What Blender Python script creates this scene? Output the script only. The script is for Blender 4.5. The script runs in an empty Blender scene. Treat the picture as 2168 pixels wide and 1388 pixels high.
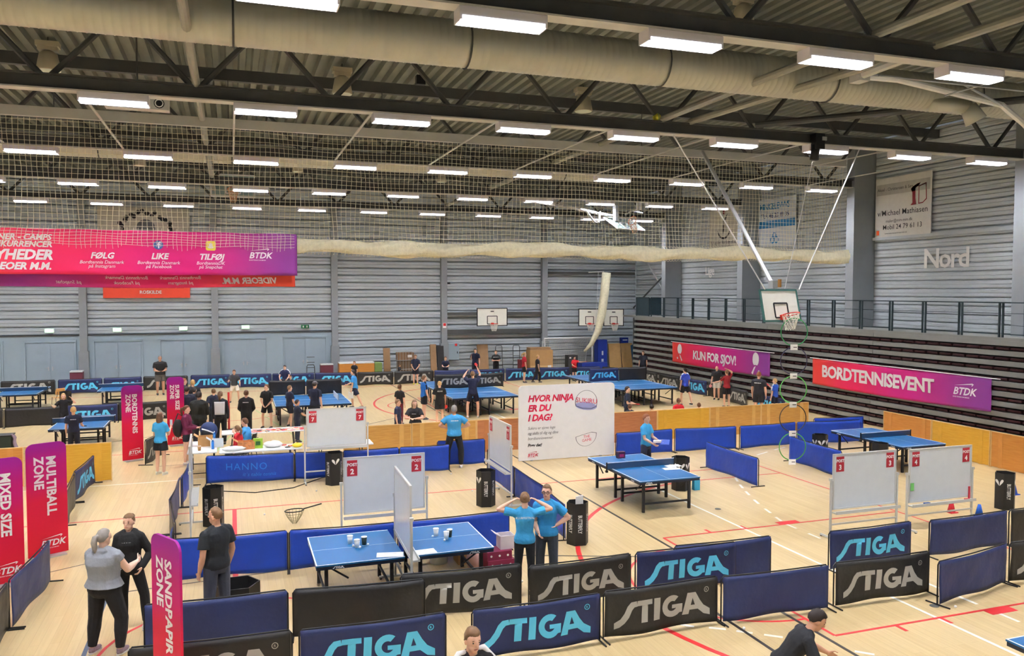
import bpy, bmesh, math, random
from mathutils import Vector, Matrix
random.seed(7)
S = bpy.context.scene
C = S.collection
# ------------------------------------------------------------------ camera
W, H, F = 2168, 1388, 1710.8
YAW, PIT, CH = math.radians(19.153), math.radians(2.586), 4.923
cam_d = bpy.data.cameras.new('camera'); cam = bpy.data.objects.new('camera', cam_d); C.objects.link(cam)
cam.location = (0, 0, CH); cam.rotation_euler = (math.pi/2 - PIT, 0, -YAW)
cam_d.sensor_width = 36; cam_d.lens = F/W*36; cam_d.clip_end = 200; S.camera = cam
# ------------------------------------------------------------------ world, exposure
wd = bpy.data.worlds.new('hall_air'); S.world = wd; wd.use_nodes = True
wd.node_tree.nodes['Background'].inputs[0].default_value = (.6, .65, .7, 1)
wd.node_tree.nodes['Background'].inputs[1].default_value = .05
S.view_settings.view_transform = 'Standard'; S.view_settings.look = 'None'
S.view_settings.exposure = 2.12; S.view_settings.gamma = 1; S.view_settings.use_curve_mapping = False
LAMP = 62.0
# ------------------------------------------------------------------ pixel -> place on the floor (photograph's camera)
RGT = Vector((math.cos(YAW), -math.sin(YAW), 0))
FWD = Vector((math.sin(YAW)*math.cos(PIT), math.cos(YAW)*math.cos(PIT), -math.sin(PIT)))
UPV = RGT.cross(FWD)
def ray(x, y): return RGT*((x-W/2)/F) + UPV*((H/2-y)/F) + FWD
def G(x, y, z=0.0):
    d = ray(x, y); t = (z-CH)/d.z
    return Vector((d.x*t, d.y*t, z))
# ------------------------------------------------------------------ materials
def lin(c): return tuple(((v/255)/12.92 if v/255 <= .04045 else ((v/255+.055)/1.055)**2.4) for v in c)
MC = {}
def M(name, rgb=(128,128,128), rough=.6, metal=0., var=.06, scale=6., bump=0., emit=0., spec=.4, bscale=None, trans=0., alpha=1.):
    if name in MC: return MC[name]
    m = bpy.data.materials.new(name); MC[name] = m; m.use_nodes = True
    nt = m.node_tree; b = nt.nodes['Principled BSDF']
    col = lin(rgb)
    b.inputs['Roughness'].default_value = rough; b.inputs['Metallic'].default_value = metal
    b.inputs['Specular IOR Level'].default_value = spec
    b.inputs['Transmission Weight'].default_value = trans; b.inputs['Alpha'].default_value = alpha
    tc = nt.nodes.new('ShaderNodeTexCoord')
    if var > 0:
        n = nt.nodes.new('ShaderNodeTexNoise'); n.inputs['Scale'].default_value = scale; n.inputs['Detail'].default_value = 4
        nt.links.new(tc.outputs['Object'], n.inputs['Vector'])
        r = nt.nodes.new('ShaderNodeValToRGB')
        r.color_ramp.elements[0].position = .3; r.color_ramp.elements[1].position = .7
        r.color_ramp.elements[0].color = (*[max(0, v*(1-var)) for v in col], 1)
        r.color_ramp.elements[1].color = (*[min(1, v*(1+var)) for v in col], 1)
        nt.links.new(n.outputs['Fac'], r.inputs['Fac']); nt.links.new(r.outputs['Color'], b.inputs['Base Color'])
    else: b.inputs['Base Color'].default_value = (*col, 1)
    if bump > 0:
        n2 = nt.nodes.new('ShaderNodeTexNoise'); n2.inputs['Scale'].default_value = bscale or scale*3; n2.inputs['Detail'].default_value = 3
        nt.links.new(tc.outputs['Object'], n2.inputs['Vector'])
        bp = nt.nodes.new('ShaderNodeBump'); bp.inputs['Strength'].default_value = bump; bp.inputs['Distance'].default_value = .02
        nt.links.new(n2.outputs['Fac'], bp.inputs['Height']); nt.links.new(bp.outputs['Normal'], b.inputs['Normal'])
    if emit > 0:
        b.inputs['Emission Color'].default_value = (*col, 1); b.inputs['Emission Strength'].default_value = emit
    return m
def Mgrad(name, stops, axis, lo, hi, rough=.55):
    """printed colour gradient along one object axis"""
    if name in MC: return MC[name]
    m = bpy.data.materials.new(name); MC[name] = m; m.use_nodes = True
    nt = m.node_tree; b = nt.nodes['Principled BSDF']; b.inputs['Roughness'].default_value = rough
    b.inputs['Specular IOR Level'].default_value = .3
    tc = nt.nodes.new('ShaderNodeTexCoord'); sp = nt.nodes.new('ShaderNodeSeparateXYZ'); mr = nt.nodes.new('ShaderNodeMapRange')
    mr.inputs['From Min'].default_value = lo; mr.inputs['From Max'].default_value = hi
    r = nt.nodes.new('ShaderNodeValToRGB'); r.color_ramp.interpolation = 'EASE'
    while len(r.color_ramp.elements) < len(stops): r.color_ramp.elements.new(.5)
    for e, (p, c) in zip(r.color_ramp.elements, stops): e.position = p; e.color = (*lin(c), 1)
    nt.links.new(tc.outputs['Object'], sp.inputs[0]); nt.links.new(sp.outputs[axis], mr.inputs['Value'])
    nt.links.new(mr.outputs[0], r.inputs['Fac']); nt.links.new(r.outputs['Color'], b.inputs['Base Color'])
    return m
def Mwood(name, c1, c2, rot=(0,0,0), sx=18., rough=.45):
    if name in MC: return MC[name]
    m = bpy.data.materials.new(name); MC[name] = m; m.use_nodes = True
    nt = m.node_tree; b = nt.nodes['Principled BSDF']; b.inputs['Roughness'].default_value = rough
    tc = nt.nodes.new('ShaderNodeTexCoord'); mp = nt.nodes.new('ShaderNodeMapping'); mp.inputs['Scale'].default_value = (1.2, 1.2, sx); mp.inputs['Rotation'].default_value = rot
    n = nt.nodes.new('ShaderNodeTexNoise'); n.inputs['Scale'].default_value = 2.2; n.inputs['Detail'].default_value = 6
    r = nt.nodes.new('ShaderNodeValToRGB'); r.color_ramp.elements[0].position = .35; r.color_ramp.elements[1].position = .68
    r.color_ramp.elements[0].color = (*lin(c1), 1); r.color_ramp.elements[1].color = (*lin(c2), 1)
    nt.links.new(tc.outputs['Object'], mp.inputs[0]); nt.links.new(mp.outputs[0], n.inputs['Vector'])
    nt.links.new(n.outputs['Fac'], r.inputs['Fac']); nt.links.new(r.outputs['Color'], b.inputs['Base Color'])
    return m
# ------------------------------------------------------------------ mesh helpers
class B:
    def __init__(s): s.v = []; s.f = []
    def add(s, vs, fs):
        o = len(s.v); s.v += [tuple(p) for p in vs]; s.f += [tuple(i+o for i in f) for f in fs]; return s
    def box(s, c, d, rz=0., mat=None):
        hx, hy, hz = d[0]/2, d[1]/2, d[2]/2
        vs = [Vector((x*hx, y*hy, z*hz)) for z in (-1,1) for y in (-1,1) for x in (-1,1)]
        if mat is None: mat = Matrix.Rotation(rz, 3, 'Z')
        vs = [mat @ v + Vector(c) for v in vs]
        return s.add(vs, [(0,2,3,1),(4,5,7,6),(0,1,5,4),(2,6,7,3),(0,4,6,2),(1,3,7,5)])
    def cyl(s, p0, p1, r0, r1=None, n=8, ex=1.0, side=None):
        p0 = Vector(p0); p1 = Vector(p1); r1 = r0 if r1 is None else r1
        d = (p1-p0); d = d.normalized() if d.length > 1e-6 else Vector((0,0,1))
        u = Vector(side) if side else (Vector((0,0,1)) if abs(d.z) < .9 else Vector((1,0,0)))
        u = (u - d*u.dot(d)).normalized(); w = d.cross(u)
        vs = []
        for p, r in ((p0,r0),(p1,r1)):
            for i in range(n):
                a = 2*math.pi*i/n; vs.append(p + u*(math.cos(a)*r*ex) + w*(math.sin(a)*r))
        fs = [(i,(i+1)%n,n+(i+1)%n,n+i) for i in range(n)] + [tuple(range(n-1,-1,-1)), tuple(range(n,2*n))]
        return s.add(vs, fs)
    def tube(s, pts, r, n=6, closed=False):
        pts = [Vector(p) for p in pts]; k = len(pts); vs = []; rr = r if isinstance(r, (list,tuple)) else [r]*k
        prev = None
        for i, p in enumerate(pts):
            a = pts[(i-1) % k] if (closed or i > 0) else p; b = pts[(i+1) % k] if (closed or i < k-1) else p
            d = (b-a).normalized() if (b-a).length > 1e-9 else Vector((0,0,1))
            if prev is None:
                u = Vector((0,0,1)) if abs(d.z) < .9 else Vector((1,0,0))
            else: u = prev
            u = u - d*u.dot(d)
            if u.length < 1e-4: u = Vector((1,0,0)) if abs(d.x) < .9 else Vector((0,1,0)); u = u - d*u.dot(d)
            u.normalize(); prev = u; w = d.cross(u)
            for j in range(n):
                t = 2*math.pi*j/n; vs.append(p + u*(math.cos(t)*rr[i]) + w*(math.sin(t)*rr[i]))
        fs = []
        for i in range(k if closed else k-1):
            i2 = (i+1) % k
            for j in range(n): fs.append((i*n+j, i*n+(j+1)%n, i2*n+(j+1)%n, i2*n+j))
        if not closed: fs += [tuple(range(n-1,-1,-1)), tuple(range((k-1)*n, k*n))]
        return s.add(vs, fs)
    def ell(s, c, r, fr=None, nu=10, nv=7):
        """ellipsoid, fr = 3 axis vectors"""
        fr = fr or (Vector((1,0,0)),Vector((0,1,0)),Vector((0,0,1))); c = Vector(c); vs = [c - fr[2]*r[2]]
        for j in range(1, nv):
            t = -math.pi/2 + math.pi*j/nv
            for i in range(nu):
                a = 2*math.pi*i/nu
                vs.append(c + fr[0]*(r[0]*math.cos(t)*math.cos(a)) + fr[1]*(r[1]*math.cos(t)*math.sin(a)) + fr[2]*(r[2]*math.sin(t)))
        vs.append(c + fr[2]*r[2]); fs = []
        for i in range(nu): fs.append((0, 1+(i+1)%nu, 1+i))
        for j in range(nv-2):
            for i in range(nu):
                a = 1+j*nu; fs.append((a+i, a+(i+1)%nu, a+nu+(i+1)%nu, a+nu+i))
        l = len(vs)-1; a = 1+(nv-2)*nu
        for i in range(nu): fs.append((a+i, a+(i+1)%nu, l))
        return s.add(vs, fs)
    def grid(s, fn, nu, nv, two=False):
        vs = [fn(i/nu, j/nv) for j in range(nv+1) for i in range(nu+1)]
        fs = [(j*(nu+1)+i, j*(nu+1)+i+1, (j+1)*(nu+1)+i+1, (j+1)*(nu+1)+i) for j in range(nv) for i in range(nu)]
        return s.add(vs, fs)
    def sheet(s, fn, nu, nv, th):
        """closed thin sheet: fn gives the middle point, th a thickness vector"""
        th = Vector(th)/2; o = len(s.v); n = (nu+1)*(nv+1)
        f1 = [Vector(fn(i/nu, j/nv)) for j in range(nv+1) for i in range(nu+1)]
        fs = []
        for j in range(nv):
            for i in range(nu):
                q = (j*(nu+1)+i, j*(nu+1)+i+1, (j+1)*(nu+1)+i+1, (j+1)*(nu+1)+i); fs.append(q); fs.append(tuple(k+n for k in reversed(q)))
        rim = [i for i in range(nu+1)] + [j*(nu+1)+nu for j in range(1,nv+1)] + [nv*(nu+1)+i for i in range(nu-1,-1,-1)] + [j*(nu+1) for j in range(nv-1,0,-1)]
        for a, b in zip(rim, rim[1:]+rim[:1]): fs.append((b, a, a+n, b+n))
        return s.add([p+th for p in f1] + [p-th for p in f1], fs)
    def prism(s, poly, z0, z1, mat=None, c=(0,0,0)):
        """2D outline (x,y) -> from z0 to z1, then turned by mat and moved"""
        n = len(poly); vs = [Vector((x,y,z)) for z in (z0,z1) for x,y in poly]
        if mat is not None: vs = [mat @ v for v in vs]
        vs = [v + Vector(c) for v in vs]
        return s.add(vs, [tuple(range(n-1,-1,-1)), tuple(range(n,2*n))] + [(i,(i+1)%n,n+(i+1)%n,n+i) for i in range(n)])
    def mesh(s, name, mat=None, smooth=False):
        m = bpy.data.meshes.new(name); m.from_pydata([tuple(p) for p in s.v], [], s.f); m.update()
        if mat: m.materials.append(mat)
        if smooth: m.polygons.foreach_set('use_smooth', [True]*len(m.polygons))
        return m
    def obj(s, name, mat=None, parent=None, smooth=False, loc=None, rz=0.):
        return inst(s.mesh(name, mat, smooth), name, parent, loc, rz)
def inst(me, name, parent=None, loc=None, rz=0.):
    o = bpy.data.objects.new(name, me); C.objects.link(o)
    if parent: o.parent = parent
    if loc is not None: o.location = loc
    if rz: o.rotation_euler = (0,0,rz)
    return o
def thing(name, label, cat, loc=(0,0,0), rz=0., group=None):
    o = bpy.data.objects.new(name, None); C.objects.link(o); o.empty_display_size = .1
    o.location = loc; o.rotation_euler = (0,0,rz); return tag(o, label, cat, group)
def tag(o, label, cat, group=None):
    o['label'] = label; o['category'] = cat
    if group: o['group'] = group
    return o
def struct(o, label=None):
    o['kind'] = 'structure'
    if label: o['label'] = label
    return o
def stuff(o): o['kind'] = 'stuff'; return o
def dup(root, loc, rz, label=None):
    r = root.copy(); C.objects.link(r); r.location = loc; r.rotation_euler = (0,0,rz)
    if label: r['label'] = label
    for ch in list(root.children):
        c = ch.copy(); C.objects.link(c); c.parent = r
        for g in ch.children:
            d = g.copy(); C.objects.link(d); d.parent = c
    return r
ORD = ['first','second','third','fourth','fifth','sixth','seventh','eighth','ninth','tenth','eleventh','twelfth','thirteenth','fourteenth','fifteenth','sixteenth','seventeenth','eighteenth']
# ------------------------------------------------------------------ lettering
TXC = {}
def txt(s, size=1., bold=.0, shear=0., align='LEFT', lead=1.0, mirror=False, track=1.0):
    """flat letters as (verts, faces) in x,y; size = capital height"""
    k = (s,size,bold,shear,align,lead,mirror,track)
    if k in TXC: return TXC[k]
    cu = bpy.data.curves.new('letters', 'FONT'); cu.body = s; cu.size = size/.73; cu.offset = bold*size
    cu.shear = shear; cu.align_x = align; cu.space_line = lead; cu.space_character = track; cu.resolution_u = 2; cu.fill_mode = 'FRONT'
    o = bpy.data.objects.new('letters', cu); me = bpy.data.meshes.new_from_object(o)
    vs = [(-v.co.x if mirror else v.co.x, v.co.y) for v in me.vertices]
    fs = [tuple(reversed(p.vertices)) if mirror else tuple(p.vertices) for p in me.polygons]
    bpy.data.objects.remove(o); bpy.data.curves.remove(cu); bpy.data.meshes.remove(me)
    TXC[k] = (vs, fs); return vs, fs
def outline(polys, name='mark'):
    """filled 2D outlines (holes allowed) as (verts, faces)"""
    cu = bpy.data.curves.new(name, 'CURVE'); cu.dimensions = '2D'; cu.fill_mode = 'BOTH'
    for p in polys:
        sp = cu.splines.new('POLY'); sp.points.add(len(p)-1)
        for q, (x, y) in zip(sp.points, p): q.co = (x, y, 0, 1)
        sp.use_cyclic_u = True
    o = bpy.data.objects.new(name, cu); me = bpy.data.meshes.new_from_object(o)
    vs = [(v.co.x, v.co.y) for v in me.vertices]; fs = [tuple(p.vertices) for p in me.polygons]
    bpy.data.objects.remove(o); bpy.data.curves.remove(cu); bpy.data.meshes.remove(me)
    return vs, fs
def join2(*parts):
    """(vf, dx, dy, scale) -> one flat drawing"""
    V = []; Fc = []
    for (vf, dx, dy, sc) in parts:
        o = len(V); V += [(x*sc+dx, y*sc+dy) for x, y in vf[0]]; Fc += [tuple(i+o for i in f) for f in vf[1]]
    return V, Fc
def flat(vf, o, u, v, off=None, fn=None):
    """put a flat drawing on a plane (o + x*u + y*v [+off]); fn displaces each (x,y)"""
    o = Vector(o); u = Vector(u); v = Vector(v); b = B()
    n = Vector(off) if off else Vector((0,0,0))
    b.add([o + u*x + v*y + n + (Vector(fn(x,y)) if fn else Vector((0,0,0))) for x, y in vf[0]], vf[1]); return b
def cuts(vf, step):
    """split a flat drawing along x so that it can follow folds"""
    bm = bmesh.new(); vs = [bm.verts.new((x,y,0)) for x, y in vf[0]]
    for f in vf[1]:
        try: bm.faces.new([vs[i] for i in f])
        except ValueError: pass
    xs = [p[0] for p in vf[0]]; ys = [p[1] for p in vf[0]]
    for lo, hi, no in ((min(xs), max(xs), (1,0,0)), (min(ys), max(ys), (0,1,0))):
        x = lo + step
        while x < hi:
            bmesh.ops.bisect_plane(bm, geom=bm.verts[:]+bm.edges[:]+bm.faces[:], plane_co=(x*no[0], x*no[1], 0), plane_no=no); x += step
    bm.verts.index_update(); r = ([(v.co.x, v.co.y) for v in bm.verts], [tuple(v.index for v in f.verts) for f in bm.faces]); bm.free(); return r
def arc(cx, cy, r, a0, a1, n): return [(cx+r*math.cos(math.radians(a0+(a1-a0)*i/n)), cy+r*math.sin(math.radians(a0+(a1-a0)*i/n))) for i in range(n+1)]
# the swooshing sports lettering on the barriers (cap height 1)
_S = [(0,.10),(.3,.26),(.5,.5),(.66,.8),(.84,.97),(1.12,1.0),(1.16,.76),(1.0,.74),(.88,.62),(.72,.3),(.5,.06),(.26,-.1),(0,-.17)]
_T = [(1.16,1.0),(1.94,1.0),(1.94,.77),(1.72,.77),(1.68,0),(1.36,0),(1.4,.77),(1.14,.77)]
_I = [(2.04,1.0),(2.36,1.0),(2.32,0),(2.0,0)]
_G = arc(2.98,.5,.52,52,318,18) + [(3.5,.16),(3.52,.56),(2.98,.56),(2.98,.38),(3.2,.38)] + arc(2.98,.5,.24,315,60,14)
_A = [(3.5,0),(3.78,1.0),(4.2,1.0),(4.42,.62),(4.62,.36),(4.95,.16),(4.95,-.12),(4.62,-.04),(4.4,.14),(4.32,.2),(3.88,.2),(3.84,0)]
_Ah = [(3.94,.42),(4.16,.42),(4.04,.74)]
def _reg():
    return join2((outline([arc(0,0,.13,0,348,14), arc(0,0,.10,0,348,14)]),0,0,1), (txt('R',.11,.01),-.05,-.055,1))
LOGO = join2((outline([_S]),0,0,1),(outline([_T]),0,0,1),(outline([_I]),0,0,1),(outline([_G]),0,0,1),(outline([_A,_Ah]),0,0,1),(_reg(),4.78,1.05,1))
WING = join2((outline([[(-.04,-.42),(-.5,.06),(-.62,.3),(-.5,.46),(-.28,.4),(-.1,.12)]]),0,0,1), (outline([[(.04,-.42),(.1,.12),(.28,.46),(.5,.56),(.64,.4),(.5,.1)]]),0,0,1))
def btdk(sz, bold=.035):
    """federation mark: slanted capitals, a stroke above, a line of small print below"""
    return join2((txt('BTDK', sz, bold, .25),0,0,1), (outline([[(.1*sz,1.18*sz),(3.0*sz,1.62*sz),(3.2*sz,1.5*sz),(2.9*sz,1.2*sz),(2.85*sz,1.3*sz),(3.0*sz,1.46*sz)]]),0,0,1), (txt('BORDTENNIS DANMARK', sz*.17, .01),0,-.4*sz,1))
# ================================================================== THE HALL
XR, YB = 24.3, 46.0          # inner faces of the right and back wall
XL, YF = -16.0, -3.0
ROOF = 10.9
m_wall = M('wall_cladding', (186,196,203), .55, .0, .05, 1.2)
m_wallr = M('wall_cladding_right', (190,198,202), .5, .0, .04, 1.2)
m_col = M('column_grey', (140,146,150), .6, 0, .05, 2)
m_steel = M('truss_steel', (74,76,76), .6, .0, .08, 3)
m_flange = M('truss_flange', (196,196,190), .5, .1, .05, 3)
m_deck = M('roof_deck', (122,126,118), .75, 0, .06, 2)
m_doorw = M('door_wall_blue', (158,177,190), .55, 0, .03, 1)
m_door = M('door_paint', (154,172,186), .5, 0, .03, 2)
m_dark = M('dark_metal', (44,48,52), .5, .3, .06)
m_blackt = M('black_tube', (26,27,30), .45, .2, .05)
m_white = M('white_paint', (232,234,234), .5, 0, .02)
m_alu = M('aluminium', (186,190,192), .4, .5, .04)
# ---- floor: light maple strips running down the hall
def floor_mat():
    m = bpy.data.materials.new('maple_sports_floor'); m.use_nodes = True; nt = m.node_tree; b = nt.nodes['Principled BSDF']
    b.inputs['Roughness'].default_value = .34; b.inputs['Specular IOR Level'].default_value = .45
    tc = nt.nodes.new('ShaderNodeTexCoord'); mp = nt.nodes.new('ShaderNodeMapping'); mp.inputs['Rotation'].default_value = (0,0,math.pi/2)
    br = nt.nodes.new('ShaderNodeTexBrick'); br.inputs['Scale'].default_value = 1; br.inputs['Brick Width'].default_value = 2.1; br.inputs['Row Height'].default_value = .13
    br.inputs['Mortar Size'].default_value = .0012; br.inputs['Color1'].default_value = (*lin((203,180,134)),1); br.inputs['Color2'].default_value = (*lin((194,169,121)),1); br.inputs['Mortar'].default_value = (*lin((160,134,98)),1)
    br.inputs['Bias'].default_value = -.2
    mp2 = nt.nodes.new('ShaderNodeMapping'); mp2.inputs['Scale'].default_value = (9,.35,1)
    n = nt.nodes.new('ShaderNodeTexNoise'); n.inputs['Scale'].default_value = 2.5; n.inputs['Detail'].default_value = 5
    mx = nt.nodes.new('ShaderNodeMixRGB'); mx.blend_type = 'MULTIPLY'; mx.inputs['Fac'].default_value = .55
    r = nt.nodes.new('ShaderNodeValToRGB'); r.color_ramp.elements[0].color = (.84,.81,.75,1); r.color_ramp.elements[1].color = (1,1,1,1); r.color_ramp.elements[0].position = .3; r.color_ramp.elements[1].position = .62
    L = nt.links.new
    L(tc.outputs['Object'], mp.inputs[0]); L(mp.outputs[0], br.inputs['Vector']); L(tc.outputs['Object'], mp2.inputs[0]); L(mp2.outputs[0], n.inputs['Vector'])
    L(n.outputs['Fac'], r.inputs['Fac']); L(br.outputs['Color'], mx.inputs['Color1']); L(r.outputs['Color'], mx.inputs['Color2']); L(mx.outputs[0], b.inputs['Base Color'])
    return m
floor = struct(B().box(((XL+XR)/2,(YF+YB)/2,-.1),(XR-XL+.6,YB-YF+.6,.2)).obj('floor', floor_mat()), 'pale maple sports floor with coloured court lines')
p_red = M('line_red',(206,44,48),.4,0,.03); p_white = M('line_white',(225,224,218),.4,0,.02); p_black = M('line_black',(52,46,44),.4,0,.03)
p_blue = M('line_blue',(62,78,100),.4,0,.03); p_green = M('line_green',(150,190,120),.4,0,.03); p_yel = M('line_yellow',(225,205,90),.4,0,.03)
LZ = [0.]
def line(m, a, b, w=.05, name='court_line'):
    a = Vector((*a,0)); b = Vector((*b,0)); d = b-a; LZ[0] = (LZ[0]+.00013) % .0012
    o = B().box((0,0,.0008+LZ[0]/2),(d.length,w,.0016+LZ[0])).obj(name, m, floor); o.location = ((a+b)/2); o.rotation_euler = (0,0,math.atan2(d.y,d.x)); return o
def ring(m, c, r, a0, a1, w=.05, name='court_arc', dash=None, n=40):
    def seg(b, t0, t1, k):
        for i in range(k):
            u, v = math.radians(t0+(t1-t0)*i/k), math.radians(t0+(t1-t0)*(i+1)/k)
            q = [(c[0]+rr*math.cos(t), c[1]+rr*math.sin(t), z) for z in (.0005,.0022) for rr, t in ((r-w/2,u),(r+w/2,u),(r+w/2,v),(r-w/2,v))]
            b.add(q, [(4,5,6,7),(0,3,2,1),(0,1,5,4),(1,2,6,5),(2,3,7,6),(3,0,4,7)])
    if dash is None: b = B(); seg(b, a0, a1, n); b.obj(name, m, floor)
    else:
        st = math.degrees(dash/r); t = a0; k = 0
        while t < a1:
            b = B(); seg(b, t, min(t+st*.5, a1), 2); b.obj('dash_line', m, floor); t += st
for cy in (11.65, 34.25):
    line(p_red,(14.03,cy-7.5),(14.03,cy+7.5)); line(p_red,(-14,cy-7.5),(14.03,cy-7.5)); line(p_red,(-14,cy+7.5),(14.03,cy+7.5))
    for sgn in (1,):
        for dy in (-2.43,2.43):
            line(p_red,(8.1,cy+dy),(14.03,cy+dy))
            for d in (1.1,1.95): line(p_red,(8.1+d,cy+dy),(8.1+d,cy+dy+math.copysign(.22,dy)),.06,'lane_tick')
            line(p_red,(10.9,cy+dy+math.copysign(.09,dy)),(11.42,cy+dy+math.copysign(.09,dy)),.2,'lane_block')
        line(p_red,(8.1,cy-2.43),(8.1,cy+2.43)); ring(p_red,(8.1,cy),1.8,90,270)
        ring(p_red,(12.45,cy),6.68,103,257,.09); line(p_red,(11.0,cy+6.5),(14.03,cy+6.5)); line(p_red,(11.0,cy-6.5),(14.03,cy-6.5))
    ring(p_red,(0,cy),1.8,0,360)
line(p_red,(0,14.0),(0,19.15),.09)
line(p_white,(10.0,2.6),(10.0,42.6),.06); line(p_white,(-10.0,2.6),(-10.0,42.6),.06); line(p_white,(-10,22.6),(10,22.6),.05)
line(p_black,(7.93,2.0),(7.93,44),.055); line(p_black,(6.96,7.5),(6.96,11.2),.055); line(p_black,(4.0,14.42),(7.93,12.9),.04)
line(p_blue,(-1.96,9),(-1.96,14.5),.06); line(p_black,(-3.6,15.6),(-1.9,16.5),.03); line(p_black,(-1.9,14.4),(1.3,14.66),.035)
line(p_white,(1.0,22.8),(.6,30.5),.04)
for k in range(9): line(p_white,(11.04,14.1-k*.72),(11.04,13.75-k*.72),.06,'dash_line')
for a, b in (((12.55,18.1),(12.35,17.7)),((12.2,17.4),(12.05,17.05)),((11.92,16.75),(11.78,16.4)),((11.62,16.0),(11.5,15.65)),((11.37,15.25),(11.27,14.9)),((11.17,14.6),(11.09,14.3))): line(p_white,a,b,.06,'dash_line')
for a, b in (((6.2,10.3),(6.36,10.15)),((6.55,10.05),(6.75,9.92)),((6.86,9.82),(7.04,9.68)),((7.16,9.58),(7.36,9.42)),((7.5,9.33),(7.66,9.2)),((8.0,8.72),(8.18,8.55)),((14.9,20.4),(15.5,20.7)),((15.9,20.9),(16.5,21.15))): line(p_white,a,b,.06,'dash_line')
line(p_green,(-.55,26),(.2,31),.05); line(p_yel,(-3,27.4),(3,27.2),.05); line(p_black,(-2,24.6),(4,25.0),.03); line(p_black,(4.5,29.7),(6.9,31.9),.04); line(p_green,(2.2,27),(.9,35),.04); line(p_black,(-9,29.5),(-5.5,27.6),.03); line(p_black,(-7.5,27),(-2.2,30),.03)
ring(p_white,(0,42.6),7.0,20,70,.05)
# ---- back wall: slab, door wall, cladding rows between columns
wb = struct(B().box(((XL+XR)/2,YB+.2,ROOF/2),(XR-XL,.3,ROOF)).obj('wall_back', m_wall), 'grey ribbed far wall of the hall')
cols_b = [-13.38,-7.1,-.83,5.44,11.71,17.99]
def plank(L, h, d, lip):
    """one horizontal cladding plank: raised face, bevelled edges and a groove rib"""
    pr = [(0,0),(0,lip),(d,lip+.03),(d,h*.46),(d*.35,h*.5),(d,h*.54),(d,h-lip-.03),(0,h-lip),(0,h)]
    b = B(); n = len(pr); b.add([(x,-y,z) for x in (-L/2,L/2) for y,z in pr], [(i,i+1,n+i+1,n+i) for i in range(n-1)] + [tuple(range(n)), tuple(range(2*n-1,n-1,-1))]); return b
edges = [XL]+cols_b+[XR]
PH = .41
for a, b_ in zip(edges[:-1], edges[1:]):
    L = b_-a; me = plank(L-.02, PH-.01, .05, .02).mesh('cladding_plank', m_wall)
    z = 2.72 if b_ < 5.6 else .1
    while z < ROOF-.3: inst(me, 'cladding_plank', wb, ((a+b_)/2, YB+.05, z)); z += PH
B().box(((XL+5.44)/2,YB-.02,1.33),(5.44-XL,.16,2.66)).obj('door_wall', m_doorw, wb)
B().box(((XL+5.44)/2,YB-.11,2.69),(5.44-XL,.06,.06)).obj('drip_rail', m_steel, wb)
for i, x in enumerate(cols_b):
    c = struct(B().box((0,0,ROOF/2),(.34,.3,ROOF)).box((0,-.02,.95),(.46,.34,1.9)).obj('column', m_col if x > -1 else m_col), 'grey steel column on the far wall, %s from the left corner' % ORD[i]); c.location = (x, YB-.17, 0)
for (x0,x1,z,h) in ((11.9,17.85,3.62,.17),(11.9,17.85,2.55,.28),(18.15,24.1,6.05,.16)):
    struct(B().box(((x0+x1)/2,YB-.2,z),(x1-x0,.12,h)).obj('wall_rail', m_steel), 'dark steel rail fixed across the far wall at %.1f metres' % z)
dl = [(-13.0,-10.72),(-9.75,-7.5),(-6.66,-4.41),(-3.55,-1.28),(-.45,1.81),(2.68,4.97)]
for i, (a, b_) in enumerate(dl):
    d = struct(B().box((0,0,2.42),(b_-a+.1,.1,.1)).box((-(b_-a)/2,0,1.2),(.07,.1,2.4)).box(((b_-a)/2,0,1.2),(.07,.1,2.4)).obj('door_%d'%(i+1), m_doorw), 'pale blue double door in the far wall'); d.location = ((a+b_)/2, YB-.12, 0)
    w = (b_-a)/2-.06
    for s in (-1,1):
        lf = B().box((s*(w/2+.008),.02,1.17),(w-.012,.06,2.3)).obj('door_leaf', m_door, d)
        B().box((s*.09,-.03,1.05),(.05,.03,.2)).cyl((s*.09,-.05,1.08),(s*.2,-.05,1.08),.012).obj('handle', m_alu, lf)
# ---- right wall: deep columns, cladding, gallery
wr = struct(B().box((XR+.2,(YF+YB)/2,ROOF/2),(.3,YB-YF,ROOF)).obj('wall_right', m_wallr), 'silver grey ribbed wall beside the grandstand')
cols_r = [4.05,11.38,18.72,26.05,33.4,40.7]
eds = [YF]+cols_r+[YB]
for a, b_ in zip(eds[:-1], eds[1:]):
    L = b_-a; me = plank(L-.02, .30, .03, .012).mesh('cladding_plank', m_wallr)
    z = 3.5
    while z < ROOF-.25:
        o = inst(me, 'cladding_plank', wr, (XR+.05,(a+b_)/2,z)); o.rotation_euler = (0,0,-math.pi/2); z += .305
for i, y in enumerate(cols_r):
    c = struct(B().box((0,0,ROOF/2),(1.04,.42,ROOF)).obj('column', m_col), 'deep grey column on the right wall, %s from the camera' % ORD[i]); c.location = (XR-.52, y, 0)
struct(B().box((XR-.04,15,7.0),(.14,22,.12)).obj('wall_rail', m_wallr), 'long horizontal rail under the poster on the right wall')
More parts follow.
